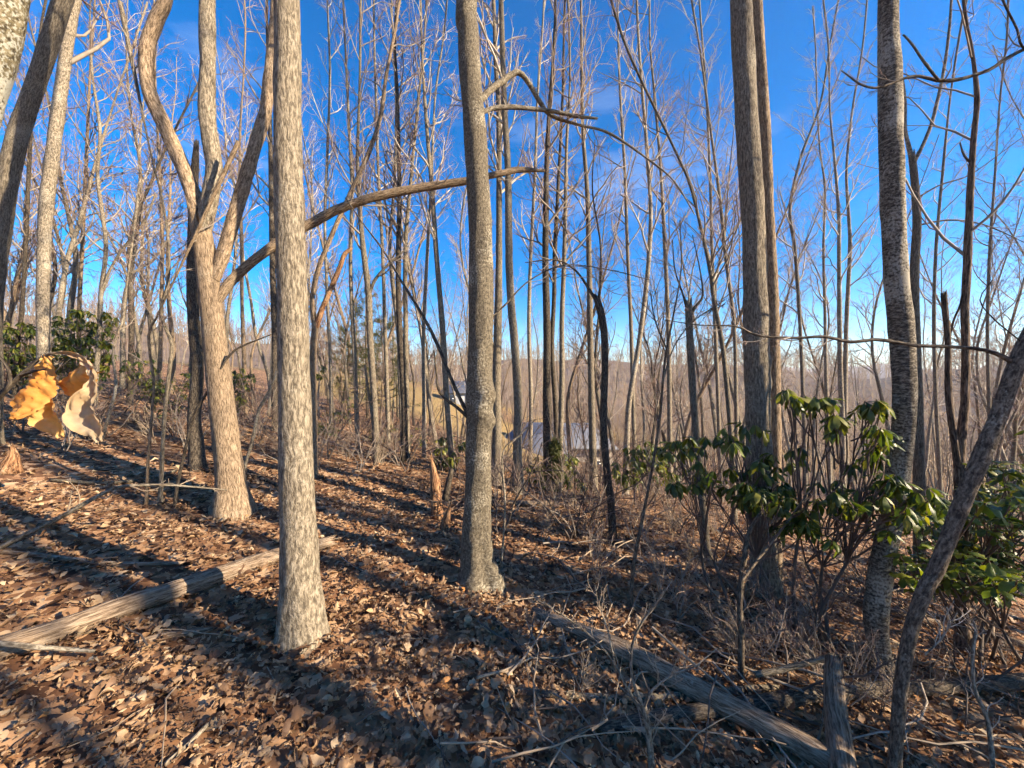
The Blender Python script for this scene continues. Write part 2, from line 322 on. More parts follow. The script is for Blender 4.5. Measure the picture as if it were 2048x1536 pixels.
def plain(name, c, rough=0.8, nscale=6.0, var=0.25, bump=0.0):
    m, n, l = mat(name); o = n.new('ShaderNodeOutputMaterial'); p = n.new('ShaderNodeBsdfPrincipled'); p.inputs['Roughness'].default_value = rough
    tc = n.new('ShaderNodeTexCoord'); nz = noise(n, l, tc.outputs['Object'], nscale, 4)
    a = tuple(v * (1 - var) for v in c); b = tuple(min(1, v * (1 + var)) for v in c)
    r = ramp(n, [(0.3, a), (0.7, b)]); l.new(nz.outputs['Fac'], r.inputs[0]); l.new(r.outputs[0], p.inputs['Base Color'])
    if bump:
        bb = n.new('ShaderNodeBump'); bb.inputs['Strength'].default_value = bump; l.new(nz.outputs['Fac'], bb.inputs['Height']); l.new(bb.outputs[0], p.inputs['Normal'])
    l.new(p.outputs[0], o.inputs[0]); return m
def groundmat():
    m, n, l = mat('forest_floor'); o = n.new('ShaderNodeOutputMaterial'); p = n.new('ShaderNodeBsdfPrincipled')
    p.inputs['Roughness'].default_value = 0.95; p.inputs['Specular IOR Level'].default_value = 0.1
    tc = n.new('ShaderNodeTexCoord')
    vo = n.new('ShaderNodeTexVoronoi'); vo.inputs['Scale'].default_value = 16; vo.inputs['Randomness'].default_value = 1
    wp = noise(n, l, tc.outputs['Object'], 14, 3)
    va = n.new('ShaderNodeVectorMath'); va.operation = 'MULTIPLY_ADD'; va.inputs[1].default_value = (0.09,) * 3
    l.new(wp.outputs['Color'], va.inputs[0]); l.new(tc.outputs['Object'], va.inputs[2]); l.new(va.outputs[0], vo.inputs['Vector'])
    sx = n.new('ShaderNodeSeparateColor'); l.new(vo.outputs['Color'], sx.inputs[0])
    r = ramp(n, [(0, (0.05, 0.025, 0.015)), (0.25, (0.13, 0.065, 0.035)), (0.55, (0.25, 0.135, 0.07)), (0.8, (0.36, 0.22, 0.12)), (1, (0.45, 0.32, 0.2))]); l.new(sx.outputs[0], r.inputs[0])
    big = noise(n, l, tc.outputs['Object'], 0.5, 4); mm = n.new('ShaderNodeMapRange'); mm.inputs['To Min'].default_value = 0.55; mm.inputs['To Max'].default_value = 1.35; l.new(big.outputs['Fac'], mm.inputs['Value'])
    hv = n.new('ShaderNodeHueSaturation'); l.new(r.outputs[0], hv.inputs['Color']); l.new(mm.outputs[0], hv.inputs['Value'])
    at = n.new('ShaderNodeAttribute'); at.attribute_name = 'tint'
    gn = noise(n, l, tc.outputs['Object'], 1.4, 5); gr = ramp(n, [(0.3, (0.15, 0.095, 0.04)), (0.5, (0.27, 0.185, 0.08)), (0.7, (0.19, 0.155, 0.06))]); l.new(gn.outputs['Fac'], gr.inputs[0])
    mx = n.new('ShaderNodeMix'); mx.data_type = 'RGBA'; mx.clamp_factor = True; l.new(at.outputs['Fac'], mx.inputs['Factor']); l.new(hv.outputs[0], mx.inputs['A']); l.new(gr.outputs[0], mx.inputs['B'])
    fm = n.new('ShaderNodeMapRange'); fm.inputs['From Min'].default_value = 1.0; fm.inputs['From Max'].default_value = 2.0; l.new(at.outputs['Fac'], fm.inputs['Value'])
    fn = noise(n, l, tc.outputs['Object'], 0.12, 6, 0.7); fr = ramp(n, [(0.3, (0.11, 0.082, 0.062)), (0.5, (0.165, 0.122, 0.09)), (0.7, (0.22, 0.16, 0.115))]); l.new(fn.outputs['Fac'], fr.inputs[0])
    my = n.new('ShaderNodeMix'); my.data_type = 'RGBA'; l.new(fm.outputs[0], my.inputs['Factor']); l.new(mx.outputs['Result'], my.inputs['A']); l.new(fr.outputs[0], my.inputs['B'])
    l.new(my.outputs['Result'], p.inputs['Base Color'])
    b = n.new('ShaderNodeBump'); b.inputs['Strength'].default_value = 0.8; b.inputs['Distance'].default_value = 0.03; l.new(sx.outputs[1], b.inputs['Height']); l.new(b.outputs[0], p.inputs['Normal'])
    l.new(p.outputs[0], o.inputs[0]); return m
GROUND = groundmat()

# ------------------------------------------------------------------ ground
def ground():
    rr = np.concatenate([[0.0], np.exp(np.linspace(math.log(0.25), math.log(1900), 190))]); na = 240
    th = np.linspace(0, 2 * np.pi, na, endpoint=False)
    X = rr[:, None] * np.sin(th)[None]; Y = rr[:, None] * np.cos(th)[None]
    Z = HT(X, Y) - Z0
    i = np.arange(len(rr) - 1)[:, None] * na; j = np.arange(na)[None]; j2 = (j + 1) % na
    Q = np.stack([i + j, i + na + j, i + na + j2, i + j2], -1)[:, :, ::-1].reshape(-1, 4)
    t = X / np.maximum(Y, 1)
    wob = 0.06 * vnoise(X / 5, Y / 5, 21)
    RR_ = np.hypot(X, Y); field = sstep(24, 30, Y + 30 * wob) * (1 - sstep(70, 85, Y)) * sstep(-0.60, -0.5, t + wob) * (1 - sstep(0.10, 0.2, t + wob))
    mb = MB(); mb.add(np.stack([X, Y, Z], -1), Q, None, np.maximum(field, 2 * sstep(75, 130, RR_)).ravel())
    return tag(mb.build('ground', GROUND), None, None, None, 'structure')
GR = ground()

# ------------------------------------------------------------------ trees traced from the photograph
def traced(name, label, path, d=None, bk=GREY, bm=BR, H=13.0, limbs=(), cr=None, seed=1, cat='tree', group=None, top='grow', flare=0.35, sides=18, rough=0.06, knots=(), dz=0.0, tipdir=None, step=0.08, rtop=0.02):
    """path: (px, py, width_px) from the foot upwards; d: distance of the foot; dz: how far the top of the path leans away"""
    g = np.random.default_rng(seed + 100)
    if d is None: d = gd(path[0][0], path[0][1])
    n = len(path); y0, y1 = path[0][1], path[-1][1]
    dd = [d + dz * (y0 - p[1]) / max(1, (y0 - y1)) for p in path]
    pts = [P(p[0], p[1], q) for p, q in zip(path, dd)]; rad = [p[2] / 2 / F * q * cw(p[0]) for p, q in zip(path, dd)]
    b = pts[0]; zg = hz(b[0], b[1])
    if b[2] > zg - 0.02:
        dirv = norm(pts[0] - pts[1]); k = (b[2] - zg + 0.06) / max(0.25, -dirv[2]); k = min(k, 6)
        foot = b + np.array([dirv[0] * k * 0.5, dirv[1] * k * 0.5, 0]); foot[2] = hz(foot[0], foot[1]) - 0.05
        if b[2] - foot[2] > 0.12: pts.insert(0, foot); rad.insert(0, rad[0] * 1.12)
        else: pts[0] = foot
    root = empty(name, tuple(pts[0])); O = np.array(pts[0])
    if top == 'grow':
        dirv = norm(pts[-1] - pts[-2]) if tipdir is None else norm(np.array(tipdir, float)); h = pts[-1][2]; r0 = rad[-1]
        k = 0; T = max(H, h + 1.5); q = pts[-1]
        while h < T - 0.01:
            s = min(1.5, T - h); dirv = norm(dirv + np.array([0, 0, 0.12]) + g.normal(size=3) * 0.05); q = q + dirv * s / max(dirv[2], 0.5); h = q[2]
            pts.append(q); rad.append(max(rtop, r0 * (1 - (h - pts[n - 1][2]) / (T - pts[n - 1][2]) * 0.9))); k += 1
            if k > 30: break
    mb = MB(); jag = 0.0 if top == 'grow' else max(rad[-1] * 1.6, 0.03)
    C, r = tube(mb, np.array(pts) - O, rad, sides, step, rough, seed, flare, knots, (False, top != 'grow'), jag)
    mb.build('trunk', bk, root)
    alls = [(C, r)]
    for lb in limbs:
        lp = lb['path']; ld = lb.get('d', d); le = lb.get('dz', 0.0); m = len(lp)
        ds = [ld + le * i / (m - 1) for i in range(m)]
        p3 = [P(a[0], a[1], q) - O + (g.normal(size=3) * a[2] / F * q * .06 if 0 < i_ < m - 1 else 0) for i_, (a, q) in enumerate(zip(lp, ds))]; r3 = [a[2] / 2 / F * q * cw(a[0]) for a, q in zip(lp, ds)]
        if lb.get('grow'):
            dv = norm(p3[-1] - p3[-2])
            for k in range(lb['grow']):
                dv = norm(dv + np.array([0, 0, 0.15]) + g.normal(size=3) * 0.06); p3.append(p3[-1] + dv * 1.0); r3.append(r3[m - 1] * (1 - (k + 1) / (lb['grow'] + 0.5)))
        l = MB(); Cl, rl = tube(l, p3, r3, lb.get('sides', 12), 0.05, 0.12, seed + 5, 0, (), (False, bool(lb.get('cap'))), r3[-1] * 1.2 if lb.get('cap') else 0)
        l.build(lb.get('name', 'limb'), lb.get('mat', bk), root)
        if lb.get('twigs'): alls.append((Cl, rl, lb['twigs']))
    if cr is not None or len(alls) > 1:
        mb = MB(); any_ = False
        if cr is not None: crown(mb, C, r, g, **cr); any_ = True
        for a in alls[1:]: crown(mb, a[0], a[1], g, **a[2]); any_ = True
        if any_: mb.build('crown', bm, root)
    return tag(root, label, cat, group)

HC = dict(s0=0.45, n1=18, n2=4, n3=2, L1=(1.2, 2.6), rmin=0.003)
TW = dict(s0=0.3, n1=8, n2=4, n3=2, L1=(0.4, 0.9), rmin=0.0016, up=0.2)
traced('lichen_tree', 'lichen-blotched trunk cut off by the top corner beside the leaning dark trunk', [(-260, 1150, 150), (-200, 800, 132), (-120, 480, 124), (-58, 240, 120), (0, 0, 122)], 1.75, LICH, H=11, cr=dict(HC, n1=10), seed=3, sides=28, step=.05)
traced('leaning_tree', 'dark leaning trunk with sunlit top crossing behind the lichen-blotched trunk', [(-24, 900, 60), (-15, 600, 48), (5, 444, 46), (30, 290, 48), (83, 137, 43), (126, 0, 42)], 4.6, GREY, H=13, cr=dict(HC, n1=14), seed=4, sides=22)
traced('pale_straight_tree', 'pale sunlit trunk rising behind the two dangling dead leaves', [(88, 835, 36), (87, 671, 31), (87, 525, 30), (93, 410, 32), (114, 240, 31), (138, 68, 27), (152, 0, 23)], 6.2, PALE, H=14, cr=dict(HC, n1=16), seed=5, sides=20)
traced('forked_tree', 'big tan tree forking into a crooked limb and a straight limb above its swollen foot', [(468, 1028, 80), (462, 960, 62), (455, 900, 56), (441, 780, 53), (431, 700, 49), (421, 600, 47), (412, 520, 47), (402, 455, 44), (396, 415, 44)], None, TAN, H=4.0, top='broken', seed=6, sides=26, step=.05,
       limbs=[dict(path=[(402, 455, 38), (388, 405, 37), (362, 325, 36), (330, 258, 35), (303, 180, 34), (292, 105, 33), (308, 50, 32), (332, 0, 30), (335, -60, 28)], name='crooked_limb', grow=7, sides=20, twigs=dict(s0=.6, n1=8, n2=4, n3=2, L1=(.8, 1.8), rmin=.003)),
              dict(path=[(406, 465, 34), (418, 400, 36), (426, 330, 37), (419, 230, 36), (413, 120, 35), (413, 0, 34), (414, -60, 32)], name='straight_limb', mat=GREY, grow=9, sides=20, twigs=dict(s0=.5, n1=12, n2=4, n3=2, L1=(1, 2.2), rmin=.003)),
              dict(path=[(428, 560, 26), (450, 490, 30), (475, 400, 29), (505, 310, 28), (530, 220, 26), (541, 130, 22), (548, 50, 19), (552, -20, 17)], name='slanting_limb', dz=.35, grow=6, sides=16, twigs=dict(s0=.35, n1=14, n2=5, n3=3, L1=(.6, 1.5), rmin=.0022)),
              dict(path=[(432, 605, 22), (470, 556, 22), (540, 497, 23), (615, 451, 20), (700, 411, 19), (800, 382, 17), (930, 362, 15), (1000, 347, 12), (1040, 338, 11), (1090, 342, 5)], name='long_dead_limb', dz=.9, sides=14, twigs=dict(s0=.3, n1=9, n2=3, n3=2, L1=(.25, .7), rmin=.0016))])
traced('smooth_trunk_tree', 'stout flecked grey trunk with flared foot in front of the fallen bleached log', [(607, 1275, 98), (603, 1220, 88), (600, 1150, 81), (595, 1000, 72), (590, 800, 66), (585, 600, 62), (578, 400, 60), (575, 200, 57), (573, 0, 54)], None, GREY, H=15, cr=dict(HC, s0=.5, n1=16), seed=7, sides=36, step=.035, flare=.24, knots=[(.9, 3.9, .05, .012), (1.75, 4.2, .05, .012)])
TB = traced('knobbed_tree', 'middle flecked trunk with a knobbly burl and a hollow scar at its foot', [(961, 1168, 84), (956, 1120, 60), (955, 1050, 56), (956, 1000, 54), (958, 900, 51), (960, 830, 52), (960, 790, 56), (960, 740, 50), (962, 600, 49), (960, 450, 46), (955, 350, 46), (950, 250, 45), (941, 150, 45), (936, 60, 43), (934, 0, 42)], None, FLECK, H=11, cr=dict(HC, s0=.55, n1=12), seed=8, sides=34, step=.03, flare=.3, rough=.07,
       knots=[(1.56, 3.9, .07, .055), (1.43, 3.35, .05, .04), (1.36, 4.3, .055, .045), (1.70, 3.5, .04, .02), (.62, 3.5, .05, -.03), (.48, 3.5, .06, -.045), (.34, 3.5, .06, -.05), (.20, 3.55, .06, -.05), (.08, 3.55, .05, -.05), (.15, 4.4, .07, .04), (.1, 2.6, .06, .04), (3.55, 5.6, .05, .02)],
       limbs=[dict(path=[(962, 200, 13), (980, 180, 13), (1005, 162, 12), (1035, 146, 11), (1060, 170, 10), (1080, 205, 9), (1104, 232, 8), (1160, 250, 5), (1220, 267, 5), (1300, 322, 4), (1350, 365, 3), (1390, 430, 2.5)], name='arched_branch', dz=.5, sides=9, twigs=dict(s0=.4, n1=9, n2=4, n3=2, L1=(.25, .6), rmin=.0014, up=0)),
              dict(path=[(962, 226, 9), (985, 217, 9), (1020, 214, 9), (1060, 217, 8), (1100, 223, 8), (1150, 232, 7), (1195, 237, 5)], name='straight_stub_branch', dz=.3, mat=PALE, cap=1, sides=9),
              dict(path=[(940, 838, 8), (905, 765, 7), (875, 690, 7), (845, 630, 6), (805, 565, 5), (770, 505, 4), (725, 445, 3), (690, 395, 2)], name='low_branch', dz=.6, mat=DARK, sides=8, twigs=dict(s0=.3, n1=9, n2=4, n3=2, L1=(.2, .6), rmin=.0013)),
              dict(path=[(936, 835, 7), (915, 815, 6), (880, 785, 5), (872, 740, 4), (868, 700, 3)], name='low_branch', mat=DARK, sides=7),
              dict(path=[(978, 640, 4), (1010, 610, 3.5), (1060, 560, 3), (1130, 530, 2.4), (1220, 540, 2), (1300, 560, 1.6)], name='low_branch', dz=.4, mat=DARK, sides=6, twigs=TW)])
traced('twin_trunk_tree', 'thick dark-sided front trunk of the close pair rising behind the rhododendron', [(1532, 1190, 66), (1527, 1100, 52), (1522, 1000, 50), (1517, 870, 52), (1514, 756, 53), (1512, 650, 53), (1510, 548, 49), (1506, 438, 47), (1497, 292, 48), (1489, 146, 47), (1482, 0, 45)], None, GREY, H=15, cr=dict(HC, s0=.42, n1=18), seed=9, sides=30, step=.04, rough=.07, knots=[(2.0, 5.0, .07, .04), (2.2, 4.2, .05, .02)])
traced('twin_trunk_tree', 'slimmer lichen-grey rear trunk of the close pair rising behind the rhododendron', [(1551, 1165, 30), (1550, 1000, 24), (1550, 870, 26), (1548, 700, 25), (1545, 560, 23), (1538, 438, 23), (1532, 292, 24), (1523, 146, 24), (1513, 0, 24)], 3.7, TAN, H=14, cr=dict(HC, s0=.4, n1=14), seed=10, sides=20)
traced('peeling_birch', 'birch with ragged peeling bark and a kinked lower trunk between the rhododendron leaves', [(1766, 1368, 56), (1758, 1300, 49), (1752, 1219, 53), (1767, 1110, 51), (1783, 1036, 53), (1794, 956, 54), (1806, 865, 50), (1809, 792, 53), (1805, 683, 56), (1792, 560, 54), (1787, 438, 52), (1782, 292, 52), (1780, 146, 52), (1776, 0, 44)], None, BIRCH, H=12, cr=dict(HC, s0=.45, n1=16), seed=11, sides=30, step=.03, rough=.07)
traced('slim_forked_tree', 'slim tree whose pale fork opens beside the peeling birch', [(1838, 960, 26), (1836, 800, 22), (1828, 600, 22), (1830, 520, 21), (1834, 440, 19), (1828, 350, 17), (1823, 305, 15)], 3.9, GREY, top='broken', H=5, seed=12,
       limbs=[dict(path=[(1824, 318, 12), (1812, 260, 9), (1809, 200, 8), (1800, 120, 7), (1796, 0, 6)], grow=5, name='limb', mat=PALE, twigs=dict(TW, n1=10, L1=(.4, 1))),
              dict(path=[(1826, 330, 11), (1850, 280, 9), (1868, 235, 9), (1885, 150, 8), (1898, 60, 7), (1905, -20, 6)], grow=5, name='limb', mat=PALE, twigs=dict(TW, n1=12, L1=(.4, 1.1))),
              dict(path=[(1836, 395, 6), (1880, 370, 5), (1940, 350, 4), (2010, 300, 3), (2090, 240, 2)], name='low_branch', mat=DARK, sides=6, twigs=TW),
              dict(path=[(1838, 450, 6), (1900, 440, 5), (1970, 450, 4), (2060, 490, 2)], name='low_branch', mat=DARK, sides=6, twigs=TW)])
traced('shaggy_tree', 'reddish shaggy-barked tree with a broken dead side stem, left of the leaning sapling', [(1925, 1240, 34), (1922, 1100, 30), (1919, 930, 24), (1930, 800, 20), (1931, 680, 19), (1930, 610, 18), (1935, 520, 20), (1938, 440, 18), (1946, 292, 15), (1954, 200, 13), (1945, 110, 9), (1927, 0, 8)], 2.9, SHAG, H=9, cr=dict(HC, s0=.3, n1=14, L1=(.8, 1.8)), seed=13, sides=16, rough=.09,
       limbs=[dict(path=[(1917, 940, 18), (1905, 880, 17), (1897, 790, 15), (1895, 680, 14), (1889, 620, 14), (1888, 586, 14)], name='dead_stem', mat=SHAG, cap=1, sides=14),
              dict(path=[(1896, 690, 6), (1908, 640, 6), (1922, 610, 6), (1931, 560, 7)], name='side_branch', sides=7),
              dict(path=[(1946, 330, 7), (1928, 310, 6), (1920, 285, 4)], name='stub_branch', sides=7)])
traced('leaning_sapling', 'bare sapling leaning out to the edge with a long wavy dark branch', [(1786, 1610, 32), (1789, 1540, 31), (1794, 1475, 30), (1803, 1365, 31), (1824, 1256, 33), (1849, 1183, 36), (1872, 1140, 37), (1898, 1073, 38), (1918, 1020, 40), (1952, 938, 43), (1998, 829, 42), (2022, 756, 41), (2048, 690, 40), (2090, 600, 36), (2150, 420, 30), (2175, 250, 24), (2165, 60, 18)], None, SAPB, H=5.5, seed=14, sides=20, step=.04, flare=.15, tipdir=(-.1, .1, 1), rtop=.006,
       limbs=[dict(path=[(2028, 728, 17), (2005, 712, 14), (1968, 700, 12), (1921, 694, 11), (1870, 692, 11), (1830, 690, 11), (1790, 684, 10), (1749, 679, 10), (1702, 684, 9), (1647, 674, 8), (1592, 676, 7), (1515, 671, 5), (1470, 652, 4), (1400, 650, 2.5), (1330, 640, 1.5)], name='wavy_branch', mat=DARK, dz=.12, sides=9, twigs=dict(s0=.5, n1=9, n2=4, n3=2, L1=(.15, .45), rmin=.001)),
              dict(path=[(2170, 55, 14), (2110, 70, 13), (2048, 99, 12), (2012, 120, 12), (1976, 140, 11), (1921, 157, 10), (1877, 161, 10), (1840, 152, 8), (1811, 157, 7), (1780, 168, 6), (1749, 176, 6), (1720, 168, 5), (1700, 153, 4), (1683, 141, 3)], name='forked_branch', mat=DARK, dz=-.1, sides=9, twigs=dict(s0=.1, n1=8, n2=3, n3=2, L1=(.12, .35), rmin=.0009)),
              dict(path=[(1877, 161, 7), (1848, 124, 7), (1826, 91, 6), (1811, 73, 5), (1806, 70, 4)], d=1.5, name='side_branch', mat=DARK, sides=7),
              dict(path=[(2168, 150, 8), (2100, 60, 7), (2048, 100, 6), (2035, 60, 6), (2010, 10, 6), (1990, -40, 5)], d=1.5, name='side_branch', mat=DARK, sides=7),
              dict(path=[(2040, 705, 6), (2048, 690, 5), (1990, 640, 4), (1960, 600, 3), (1985, 560, 2)], name='side_branch', mat=DARK, sides=6)])
